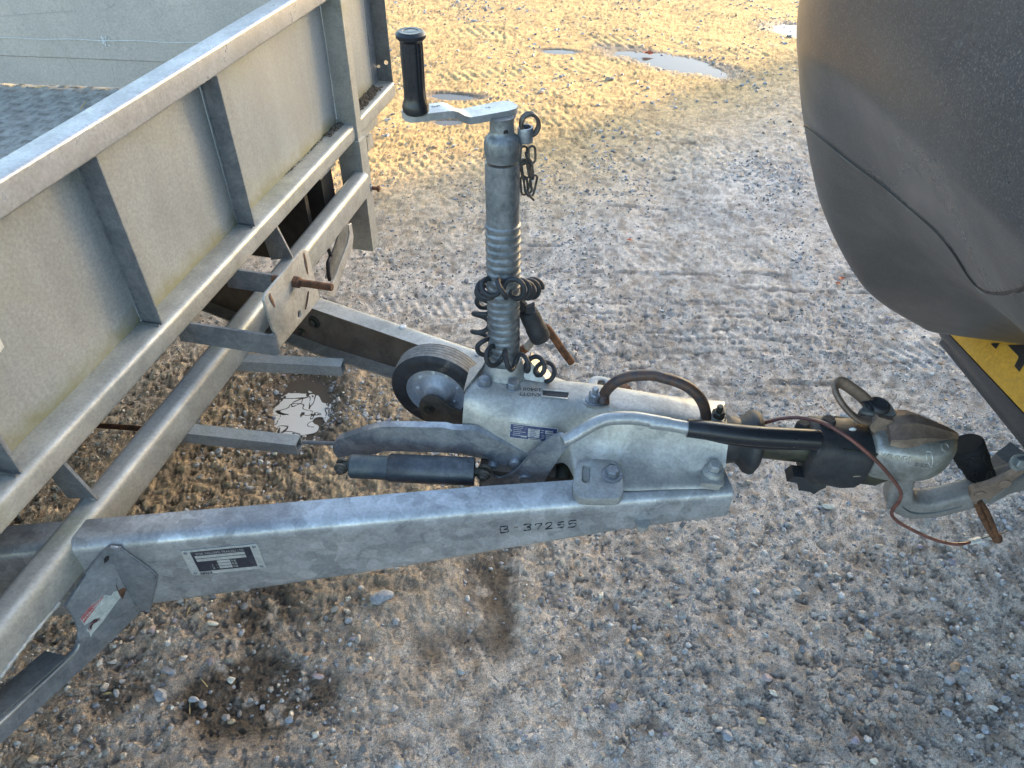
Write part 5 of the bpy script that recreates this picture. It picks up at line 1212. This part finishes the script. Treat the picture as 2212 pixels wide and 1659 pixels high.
BC = thing('breakaway_cable', 'thin red-brown plastic coated breakaway cable draped over the coupling head down to the rusty loop', 'cable', PZ(z7(1480, 1290), .36))
pp = [(zB(1540, 700), .575), (z7(800, 783), .585), (z7(860, 768), .600), (z7(950, 760), .615), (z7(1040, 772), .622), (z7(1120, 798), .640), (z7(1240, 870), .640), (z7(1340, 950), .622), (z7(1420, 1025), .592), (z7(1480, 1095), .550), (z7(1520, 1150), .51), (z7(1532, 1190), .475), (z7(1520, 1225), .445), (z7(1490, 1265), .42), (z7(1482, 1300), .40), (z7(1520, 1340), .365), (z7(1600, 1385), .35), (z7(1700, 1430), .335), (z7(1800, 1457), .32), (z7(1870, 1460), .315), (z7(1915, 1448), .312)]
bm = bmesh.new(); tube(bm, crom([PZ(p, z) for p, z in pp], 5), .0036, 9); obj('cable', bm, 'copperline', BC, 60)
bm = bmesh.new(); tube(bm, [PZ(z7(1912, 1449), .312), PZ(z7(1968, 1434), .311)], .0075, 8, flat=.7); obj('crimp', bm, 'white', BC, 30)
bm = bmesh.new(); tube(bm, crom([PZ(z7(1966, 1434), .311), PZ(z7(2040, 1412), .312), PZ(z7(2090, 1400), .31), PZ(z7(2118, 1388), .31)], 4), .0014, 6); obj('cable_end', bm, 'forkbrown', BC, 60)

# ------------------------------------------------------------------ tow vehicle
VEH = thing('tow_vehicle', 'dusty dark grey tow vehicle with bulging rear, yellow number plate and swan neck tow bar', 'vehicle', (1.6, 1.0, 0))
sil = [((2000, 712), None), ((1900, 650), None), ((1840, 580), None), ((1775, 440), None), ((1740, 272), None), ((1727, 150), None), ((1727, 0), None)]
YS = 1.25
SP_ = [PY(p, YS) for p, _ in sil]; SP_ += [Vector((SP_[-1].x-.005, YS, 1.42)), Vector((SP_[-1].x+.02, YS, 1.60)), Vector((SP_[-1].x+.08, YS, 1.80))]
SP_ = crom(SP_, 14)
NU = 150
us = np.concatenate([np.linspace(-1.15, -.3, 40)[:-1], np.linspace(-.3, .3, 85), np.linspace(.3, .9, 30)[1:]])
i0 = int(np.argmin(np.abs(us)))
grid = []
zmin = SP_[0].z; zmax = SP_[-1].z
for P in SP_:
    f = (P.z-zmin)/(zmax-zmin); th0 = math.atan2(P.x, P.y); low = max(0, 1-f*2.0)
    tn = math.radians(-4-26*low*(1 if True else 0))
    def phi(u):
        if u <= 0:
            t = min(1, -u/(.30-.27*low)); t = t*t*(3-2*t)*.5+t*.5; v = th0+(tn-th0)*min(1, t*1.15)
            if u < -.35: v = v+(math.radians(-4)-v)*min(1, (-u-.35)/.2)
            return v
        t = min(1, u/.32); return th0+(math.radians(84)-th0)*t
    row = [None]*len(us); row[i0] = P.copy()
    for k in range(i0+1, len(us)):
        um = (us[k]+us[k-1])/2; d = us[k]-us[k-1]; row[k] = row[k-1]+Vector((math.sin(phi(um)), math.cos(phi(um)), 0))*d
    for k in range(i0-1, -1, -1):
        um = (us[k]+us[k+1])/2; d = us[k+1]-us[k]; row[k] = row[k+1]-Vector((math.sin(phi(um)), math.cos(phi(um)), 0))*d
    for k in range(len(us)):
        if us[k] < 0: row[k].z += (1-f)**2.4*min(.17, .52*-us[k])
        elif us[k] > 0: row[k].z -= (1-f)**2*0
    grid.append(row)
# the shell folds under along its lower edge
under = []
for s_ in (.006, .02, .06, .14):
    under.insert(0, [p+Vector((s_*1.0+.0, 0, -.010*math.sin(min(1, s_/.06)*math.pi/2))) for p in grid[0]])
grid = under+grid; nu_ = len(under)
seam = crom([Vector((*q, 0)) for q in [(1700, 268), (1738, 272), (1748, 276), (1790, 310), (1850, 358), (1907, 400), (1960, 445), (2020, 497), (2060, 545), (2095, 600), (2125, 628), (2160, 634), (2190, 630), (2212, 622), (2250, 600), (2330, 540)]], 6)
sx_ = np.array([(q.x, q.y) for q in seam])
def seamd(p):
    """signed picture distance to the seam line, + below it"""
    x, y = proj(p); d = np.hypot(sx_[:, 0]-x, sx_[:, 1]-y); k = int(np.argmin(d)); k2 = min(len(sx_)-1, k+1); k1 = max(0, k2-1)
    tx, ty = sx_[k2]-sx_[k1]; s = tx*(y-sx_[k1][1])-ty*(x-sx_[k1][0]); return d[k] if s > 0 else -d[k]
bm = bmesh.new(); R = len(grid); C_ = len(us); V = [[bm.verts.new(p) for p in row] for row in grid]
dist = [[seamd(p) if (p.y < 1.9 and p.y > .3) else -99 for p in row] for row in grid]
for i in range(R):
    for k in range(C_):
        if k > i0+4 and dist[i][k] > -99: dist[i][k] = 60 if grid[i][k].z < SP_[28].z+.1 else -60
up_f = []; lo_f = []
for i in range(R-1):
    for k in range(C_-1):
        f = bm.faces.new((V[i][k], V[i][k+1], V[i+1][k+1], V[i+1][k]))
        dm = (dist[i][k]+dist[i][k+1]+dist[i+1][k+1]+dist[i+1][k])/4
        if i < nu_: dm = 50
        f.material_index = 0 if dm < 0 else 1
bmesh.ops.recalc_face_normals(bm, faces=bm.faces); bm.normal_update()
flip = V[R//2][C_//2].normal.dot(Vector((-1, 0, 0))) < 0
nrm = {v: (v.normal.copy() if not flip else -v.normal) for v in bm.verts}
for i in range(nu_, R):
    for k in range(C_):
        d = dist[i][k]
        if d <= -99: continue
        g_ = 0
        V[i][k].co += nrm[V[i][k]]*g_
lowf_ = [f for f in bm.faces if f.material_index == 1]
r = bmesh.ops.duplicate(bm, geom=lowf_)
bm2 = bmesh.new(); mp = {}
for f in lowf_:
    bm2.faces.new([mp.setdefault(v, bm2.verts.new(v.co)) if v in mp else mp.setdefault(v, bm2.verts.new(v.co)) for v in f.verts])
bmesh.ops.delete(bm, geom=[g for g in r['geom'] if isinstance(g, bmesh.types.BMFace)]+lowf_, context='FACES')
obj('rear_panel', bm, 'carpaint', VEH, 60); obj('lower_rear_panel', bm2, 'carplastic', VEH, 60)
# dark gap and dusty lip that follow the seam
vb_ = None
gb = BVHTree.FromPolygons([p for row in grid for p in row], [(i*C_+k, i*C_+k+1, (i+1)*C_+k+1, (i+1)*C_+k) for i in range(R-1) for k in range(C_-1)])
def onv(p, d=0):
    r_ = gb.ray_cast(CP, ray(p).normalized()); 
    if not r_[0]: return None
    n_ = r_[1] if r_[1].dot(CP-r_[0]) > 0 else -r_[1]; return r_[0]+n_*d
gl = [onv((q.x, q.y), -.0006) for q in seam]; gl = [q for q in gl if q]
bm = bmesh.new(); tube(bm, gl, .0026, 8); obj('panel_gap', bm, 'black', VEH, 60)
gl = [onv((q.x-1.8, q.y+3.4), -.0004) for q in seam]; gl = [q for q in gl if q]
bm = bmesh.new(); tube(bm, gl, [.0018+.0008*math.sin(i*.5) for i in range(len(gl))], 6, flat=.5); obj('dust_line', bm, 'neck', VEH, 60)
# skirt below the plate, plate recess, number plate
i0_, i1_ = PZ((2065, 730), .55), PZ((2212, 885), .55); pdv = (i1_-i0_).normalized(); pn = Vector((pdv.y, -pdv.x, 0)); pn = pn if pn.x < 0 else -pn
o0_, o1_ = PZ((1997, 702), .49), PZ((2212, 968), .49); od = (o1_-o0_).normalized()
prof = lambda c0, c1: [c1+Vector((.30, 0, -.02)), c1+Vector((.05, 0, -.012)), c1+Vector((.012, 0, -.006)), c1, c1+Vector((.000, 0, .012)), c0*.55+c1*.45+pn*.006, c0+pn*.010, c0+Vector((.004, 0, .004)), c0+Vector((.03, 0, .10)), c0+Vector((.09, 0, .16))]
secs = []
c0a = i0_-pdv*.13; L_ = 1.15
oproj = lambda c: o0_+od*((c-o0_).dot(od))
for k in range(26):
    t_ = k/25; ci = i0_-pdv*.10+pdv*(L_*t_); co_ = oproj(ci); sec = prof(ci, co_)
    if t_ == 0: sec = [p*.6+(ci+Vector((.12, 0, .03)))*.4 for p in sec]
    secs.append(sec)
secs.insert(0, [p+Vector((.25, .05, 0)) for p in secs[0]])
bm = bmesh.new(); loft(bm, [crom([Vector(q) for q in s_], 3) for s_ in secs], cap=False, closed=False); obj('bumper_skirt', bm, 'carplastic', VEH, 50)
tiltv = (zv+Vector((.35, 0, 0))).normalized(); q0 = i0_-pdv*.02+pn*.004+zv*.001; plw, plh = .52, .111
bm = bmesh.new(); prism(bm, [q0, q0+pdv*plw, q0+pdv*plw+tiltv*plh, q0+tiltv*plh], pn*.003); NP = obj('number_plate', bm, 'plateyellow', VEH, 30, .001, 1)
pnn = pdv.cross(tiltv).normalized(); pnn = pnn if pnn.x < 0 else -pnn
def onpl(p): return PN(zJ(*p), q0+pnn*.0042, pnn)
for pts in ([(1700, 610), (1740, 600), (1840, 600), (1780, 692)], [(1960, 630), (2125, 800), (2128, 830), (2065, 955), (2140, 1042), (2212, 930), (2300, 800), (2420, 820), (2330, 620)]):
    bm = bmesh.new(); prism(bm, [onpl(p) for p in pts], pnn*.0004); obj('plate_character', bm, 'black', NP, None)
# body, roof, wheels behind the rear panel
bm = bmesh.new(); secs = []
for x_, zlo, zhi, hw in ((1.75, .45, 1.70, .62), (2.0, .38, 1.78, .74), (2.6, .36, 1.80, .80), (3.6, .36, 1.80, .82), (4.2, .36, 1.25, .84), (5.3, .36, 1.12, .84), (5.75, .42, .95, .76)):
    c_ = 1.0+(x_-1.6)*.09; pf = [(-1, 0), (-1, .45), (-.97, .62), (-.80, .97), (-.6, 1), (.6, 1), (.80, .97), (.97, .62), (1, .45), (1, 0), (.9, -.04), (-.9, -.04)]
    secs.append([Vector((x_, c_+hw*a, zlo+(zhi-zlo)*b)) for a, b in pf])
loft(bm, secs); obj('body', bm, 'carpaint', VEH, 40)
for x_, s_ in ((2.15, -1), (2.15, 1), (4.9, -1), (4.9, 1)):
    c0 = Vector((x_, 1.0+(x_-1.6)*.09+s_*.70, .34)); bm = bmesh.new(); lathe(bm, c0-Vector((0, .11, 0)), Vector((0, 1, 0)), [(0, .22), (.0, .30), (.03, .335), (.19, .335), (.22, .30), (.22, .22)], 40); wv = obj('wheel', bm, 'rubber', VEH, 40)
    bm = bmesh.new(); lathe(bm, c0-Vector((0, .105, 0)), Vector((0, 1, 0)), [(0, .06), (.02, .20), (.19, .20), (.21, .06)], 24); obj('wheel_rim', bm, 'rimgrey', wv, 40)
# swan neck, tow ball, socket bracket
NLc = -.112
def nk(p, l=NLc): return PN(zC(*p), K(0, l, 0), nv)
ball = K(.872, -.114, .548); bm = bmesh.new(); bmesh.ops.create_uvsphere(bm, u_segments=24, v_segments=16, radius=.025, matrix=Matrix.Translation(ball)); obj('tow_ball', bm, 'zinc', VEH, 60)
npth = [K(.890, -.114, .520), K(.896, -.113, .485), K(.900, -.113, .450), K(.912, -.113, .420), K(.940, -.113, .405), K(.975, -.112, .410), K(1.005, -.110, .425), K(1.035, -.105, .440), K(1.08, -.09, .452), K(1.16, -.05, .455), K(1.4, .02, .455)]
P_ = crom(npth, 5); nr2 = [.022 if i < 6 else .0215+.0045*min(1, (i-6)/8) for i in range(len(P_))]
bm = bmesh.new(); secs = []
for i, p in enumerate(P_):
    d = (P_[min(i+1, len(P_)-1)]-P_[max(0, i-1)]).normalized(); y_ = (nv-d*nv.dot(d)).normalized(); x_ = d.cross(y_); rr_ = nr2[i]; f_ = min(1, i/10); e_ = 1-.55*f_; sec = []
    for k in range(28):
        a = 2*math.pi*k/28; sec.append(p+x_*(rr_*math.copysign(abs(math.cos(a))**e_, math.cos(a)))+y_*(rr_*.92*math.copysign(abs(math.sin(a))**e_, math.sin(a))))
    secs.append(sec)
loft(bm, secs); NK = obj('tow_bar_neck', bm, 'neck', VEH, 45)
gp2 = [p-nv*.0205 for p in P_[14:34]]
bm = bmesh.new(); tube(bm, gp2, [.0005+.0085*math.sin(math.pi*min(1, (i+1)/6)/2)*(1-.5*i/20) for i in range(len(gp2))], 10, flat=.25); obj('neck_recess', bm, 'darkzinc', NK, 60)
zsk = .52
s0 = PZ(zN(590, 270), .535); s1 = PZ(zN(800, 690), .470); sdv = (s0-s1).normalized(); Ls_ = (s0-s1).length
bm = bmesh.new(); lathe(bm, s1-sdv*.012, sdv, [(0, .020), (.003, .0235), (Ls_*.2, .0255), (Ls_*.60, .0275), (Ls_*.64, .0300), (Ls_*.95, .0315), (Ls_+.004, .0325), (Ls_+.012, .0325), (Ls_+.015, .030), (Ls_+.015, .010)], 40); SK = obj('electrical_socket', bm, 'blackrub', VEH, 40)
xb, yb = basis(sdv); r = random.Random(12); sb = BVHTree.FromPolygons([Matrix.Translation(wloc(SK))@v.co for v in SK.data.vertices], [tuple(p.vertices) for p in SK.data.polygons])
for q, rx2, ry2 in (((880, 440), 60, 85), ((700, 460), 60, 40), ((640, 520), 45, 60), ((895, 680), 35, 75), ((710, 650), 28, 35), ((700, 760), 35, 60)):
    vs = []
    for k in range(14):
        a = 2*math.pi*k/14; h = sb.ray_cast(CP, ray(zN(q[0]+rx2*math.cos(a), q[1]+ry2*math.sin(a))).normalized())
        if h[0]: vs.append(h[0]+h[1]*.0006)
    if len(vs) > 8:
        bm = bmesh.new(); tube(bm, vs, .0011, 5, closed=True); obj('water_mark', bm, 'black', SK, 60)
bkz = .455
bk = [PN(zN(*p), K(0, -.150, 0), nv) for p in [(655, 870), (690, 845), (900, 790), (1150, 680), (1348, 560), (1560, 460), (1560, 520), (1348, 630), (1200, 735), (1080, 850), (930, 960), (900, 1000), (860, 975), (800, 960), (745, 1000), (730, 1040), (690, 1030), (655, 970)]]
bm = bmesh.new(); prism(bm, bk, nv*.012); BK = obj('socket_bracket', bm, 'brownmetal', VEH, 40, .002, 2)
for q in ((775, 915), (1100, 770)):
    c0 = PN(zN(*q), K(0, -.150, 0), nv); bm = bmesh.new(); lathe(bm, c0, -nv, [(0, .011), (.003, .0105), (.004, .0075), (.0035, .003)], 20); obj('bracket_rivet', bm, 'brownmetal', BK, 40)
hexbolt(PN(zN(1290, 490), K(0, -.150, 0), nv), (-nv+zv*.4), .0125, .012, BK, 'darkzinc', .018)
bm = bmesh.new(); sl = [PZ(zN(970, 385), .470), PZ(zN(1170, 230), .470), PZ(zN(1420, 420), .470), PZ(zN(1200, 560), .470)]; prism(bm, sl, -zv*.03); obj('tow_bar_plate', bm, 'neck', VEH, 40, .003, 2)
RL = thing('rusty_safety_loop', 'rusty bent steel bar loop hanging below the tow bar socket bracket', 'loop', PZ(zN(800, 1100), .42))
for pts, zs, r_ in (([(760, 1000), (850, 1120), (920, 1280), (975, 1420), (1010, 1490)], [.448, .41, .37, .335, .322], .0062), ([(740, 1050), (790, 1170), (860, 1310), (910, 1400), (960, 1470)], [.445, .405, .365, .34, .325], .0055)):
    bm = bmesh.new(); tube(bm, crom([PZ(zN(*p), z) for p, z in zip(pts, zs)], 5), r_, 10); obj('loop_bar', bm, 'rust', RL, 60)
bm = bmesh.new(); lathe(bm, PZ(zN(1000, 1480), .322), Vector((.3, -.4, -.8)), [(-.010, .0065), (-.004, .0095), (.006, .0095), (.010, .006)], 16); obj('loop_end', bm, 'rust', RL, 40)

# ------------------------------------------------------------------ single things lying on the ground
def gh(x, y): return float(feats(np.array([[x]]), np.array([[y]]))[0][0, 0])
def single_stone(px, r, mat, label, asp=(1, .8, .7), seed=0, rot=0):
    x, y = gp(px); bm = bmesh.new(); bmesh.ops.create_icosphere(bm, subdivisions=3, radius=1); rr = random.Random(seed)
    pl = [(Vector((rr.gauss(0, 1), rr.gauss(0, 1), rr.gauss(0, 1))).normalized(), rr.uniform(.5, .8)) for _ in range(7)]
    for v in bm.verts:
        for n_, l_ in pl:
            o_ = v.co.dot(n_)-l_
            if o_ > 0: v.co -= n_*o_*.9
        v.co *= 1+.10*mnoise.noise(v.co*2+Vector((seed, 0, 0)))
        v.co = Vector((v.co.x*asp[0], v.co.y*asp[1], v.co.z*asp[2]))*r
    bmesh.ops.rotate(bm, verts=bm.verts, cent=(0, 0, 0), matrix=Matrix.Rotation(rot, 3, 'Z'))
    bmesh.ops.translate(bm, verts=bm.verts, vec=(x, y, gh(x, y)+r*asp[2]*.35))
    o = obj('stone', bm, mat, None, 40); tagp(o, label, 'stone', 'larger stones on the ground near the camera'); return o
metal('stonegrey', (.33,.35,.39), (.20,.22,.26), 0, .6, 60, stain_amt=.3, bumpd=.001)
metal('stonewhite', (.66,.63,.56), (.50,.47,.40), 0, .6, 80, stain_amt=.3, bumpd=.001)
metal('stonetan', (.45,.34,.22), (.33,.26,.18), 0, .6, 80, stain_amt=.3, bumpd=.001)
metal('stonepink', (.36,.30,.31), (.27,.22,.24), 0, .6, 80, stain_amt=.3, bumpd=.001)
D = lambda x, y: (x*.3906, 1010.9+y*.3906)
single_stone(D(1182, 870), .0125, 'stonewhite', 'small white angular stone just below the lower edge of the drawbar arm', (1.1, .6, .5), 1)
single_stone(D(1278, 1167), .0105, 'stonewhite', 'round cream stone in the dark wet soil at lower left', (1, .85, .7), 2)
single_stone(D(938, 1132), .0180, 'stonegrey', 'long blue-grey stone lying left of the dark wet soil', (1.1, .6, .5), 3, -.1)
single_stone(D(2115, 730), .0240, 'stonegrey', 'largest flat grey stone right of the dark soil under the drawbar', (1.2, .8, .5), 4, .3)
single_stone(D(895, 1265), .0165, 'stonegrey', 'tilted grey stone half sunk beside a dark crack at lower left', (1, .9, .8), 5, .6)
single_stone(D(1076, 1283), .0120, 'stonegrey', 'wedge shaped grey stone pair, the left one, at lower left', (1.1, .7, .7), 6)
single_stone(D(1122, 1307), .0095, 'stonegrey', 'small pale grey stone right next to the wedge shaped stone', (1, .9, .8), 7)
single_stone(D(1762, 1157), .0125, 'stonepink', 'oblong pale stone at the right rim of the dark wet patch', (1.2, .6, .6), 8, -.1)
single_stone(D(1278, 1400), .0080, 'stonetan', 'small yellowish pebble below the dark wet patch', (1.2, .8, .6), 9)
single_stone(D(1603, 1392), .0120, 'stonegrey', 'bluish pebble below the dark wet patch', (1, .7, .6), 10, .5)
single_stone(D(850, 905), .0130, 'stonepink', 'pinkish grey block shaped stone under the gusset plate', (.8, .9, .8), 11, .3)
G_ = lambda x, y: ((1560+x*.45208)*.8640625, (1170+y*.45208)*.8640625)
single_stone(G_(85, 1042), .0120, 'stonetan', 'round cream-yellow stone in the middle foreground', (1, .9, .6), 12)
single_stone(G_(757, 1405), .0110, 'stonetan', 'oval orange-brown pebble near the bottom edge', (1.2, .7, .5), 13)
single_stone(G_(787, 1165), .0115, 'stonepink', 'lilac-grey rounded stone in the right foreground', (1.1, .8, .7), 14)
single_stone(G_(1388, 1618), .0095, 'stonewhite', 'pale pinkish stone chip at the bottom edge', (1, .8, .6), 15)
single_stone(G_(1130, 208), .0150, 'stonewhite', 'oblong whitish stone on the ground below the torn rubber boot', (1.3, .6, .5), 16)
single_stone(G_(570, 1480), .0140, 'stonegrey', 'rounded blue-grey stone at the bottom near the middle', (1, .9, .6), 17)
single_stone(G_(1808, 1170), .0135, 'stonegrey', 'grey stone standing in the small cluster at lower right', (.9, .9, .8), 18)
single_stone(G_(1895, 1105), .0125, 'stonegrey', 'speckled blue stone topmost of the cluster at lower right', (1, .9, .7), 19)
single_stone(G_(1800, 1345), .0125, 'stonegrey', 'pale grey stone below the cluster at lower right', (1.1, .8, .6), 20)
def leaf(px, z, r, label, seed):
    x, y = gp(px); bm = bmesh.new(); rr = random.Random(seed); n = 10
    o_ = Vector((x, y, (gh(x, y) if z is None else z)+.004)); vs = []
    for k in range(n):
        a = 2*math.pi*k/n; q = r*(1 if k % 2 == 0 else .55); vs.append(bm.verts.new(o_+Vector((q*math.cos(a)*1.3, q*math.sin(a), rr.uniform(0, r*.5)))))
    c = bm.verts.new(o_)
    for k in range(n): bm.faces.new((vs[k], vs[(k+1) % n], c))
    r_ = bmesh.ops.extrude_face_region(bm, geom=bm.faces[:]); bmesh.ops.translate(bm, vec=(0, 0, .0006), verts=[v for v in r_['geom'] if isinstance(v, bmesh.types.BMVert)])
    o = obj('leaf', bm, 'leafred', None, None); tagp(o, label, 'leaf', 'fallen red leaves')
leaf((1399, 115), -.006, .035, 'red-brown leaf standing in the large distant puddle', 1)
leaf(z6(1205, 1532), None, .012, 'small orange leaf scrap nearest the vehicle, upper of two', 2)
leaf(z6(1184, 1563), None, .010, 'small orange leaf scrap near the vehicle, lower of two', 3)
leaf(z6(28, 1333), None, .013, 'small orange leaf scrap on the grey track right of the post', 4)
def straw(px, L, ang, label, r=.0011, z=None):
    x, y = gp(px) if z is None else PZ(px, z)[:2]; zz = (gh(x, y)+.004) if z is None else z
    bm = bmesh.new(); d = Vector((math.cos(ang), math.sin(ang), .12)); tube(bm, [Vector((x, y, zz))-d*L/2, Vector((x, y, zz+.002)), Vector((x, y, zz))+d*L/2], r, 5)
    o = obj('straw', bm, 'straw', None, None); tagp(o, label, 'straw', 'bits of straw')
straw(z1(460, 585), .05, 1.6, 'yellow straw standing up behind the headboard top rail', .0016, .70)
straw(z1(225, 482), .04, .1, 'short yellow straw on the tread plate floor by the drop side', .0014, .652)
straw(D(1130, 1190), .03, -.7, 'short yellow straw stalk left of the dark wet soil'); straw(D(1048, 1340), .045, 1.9, 'thin forked dry stalk at lower left'); straw(D(1048, 800), .02, 1.5, 'tiny pale stalk below the data plate'); straw(D(590, 1243), .022, .1, 'flat yellow wood chip at far lower left', .003)

# ------------------------------------------------------------------ assumed building, unseen, added to put the near half of the yard in shade
es = Vector((math.sin(math.radians(SUN_AZ)), math.cos(math.radians(SUN_AZ)), 0)); ep = Vector((es.y, -es.x, 0))   # ep to the right of the sun
edge = Vector((.194, 3.705, 0)); DB = 26.0
SHADE_BUILDING = thing('shade_building', 'unseen brick building added on the sunny side to shade the yard', 'shade_building', edge+es*DB+ep*12)
def bb(name, u0, u1, v0, v1, z0, z1_, mat):
    bm = bmesh.new(); box(bm, edge+es*(DB+v0)+ep*u0+zv*z0, ep*(u1-u0), es*(v1-v0), zv*(z1_-z0)); return obj(name, bm, mat, SHADE_BUILDING, 30)
BH = 7.2
bb('wall', .0, 26, 0, 8, -.05, BH, 'brick')
bm = bmesh.new(); prism(bm, [edge+es*(DB-.4)+ep*-.05+zv*BH, edge+es*(DB+8.4)+ep*-.05+zv*BH, edge+es*(DB+4)+ep*-.05+zv*(BH+2.2)], ep*26.1); obj('roof', bm, 'darkzinc', SHADE_BUILDING, 30)
for k in range(5): bb('window', 3+k*4.6, 4.4+k*4.6, -.06, .0, 1.2, 2.6, 'plateblack')
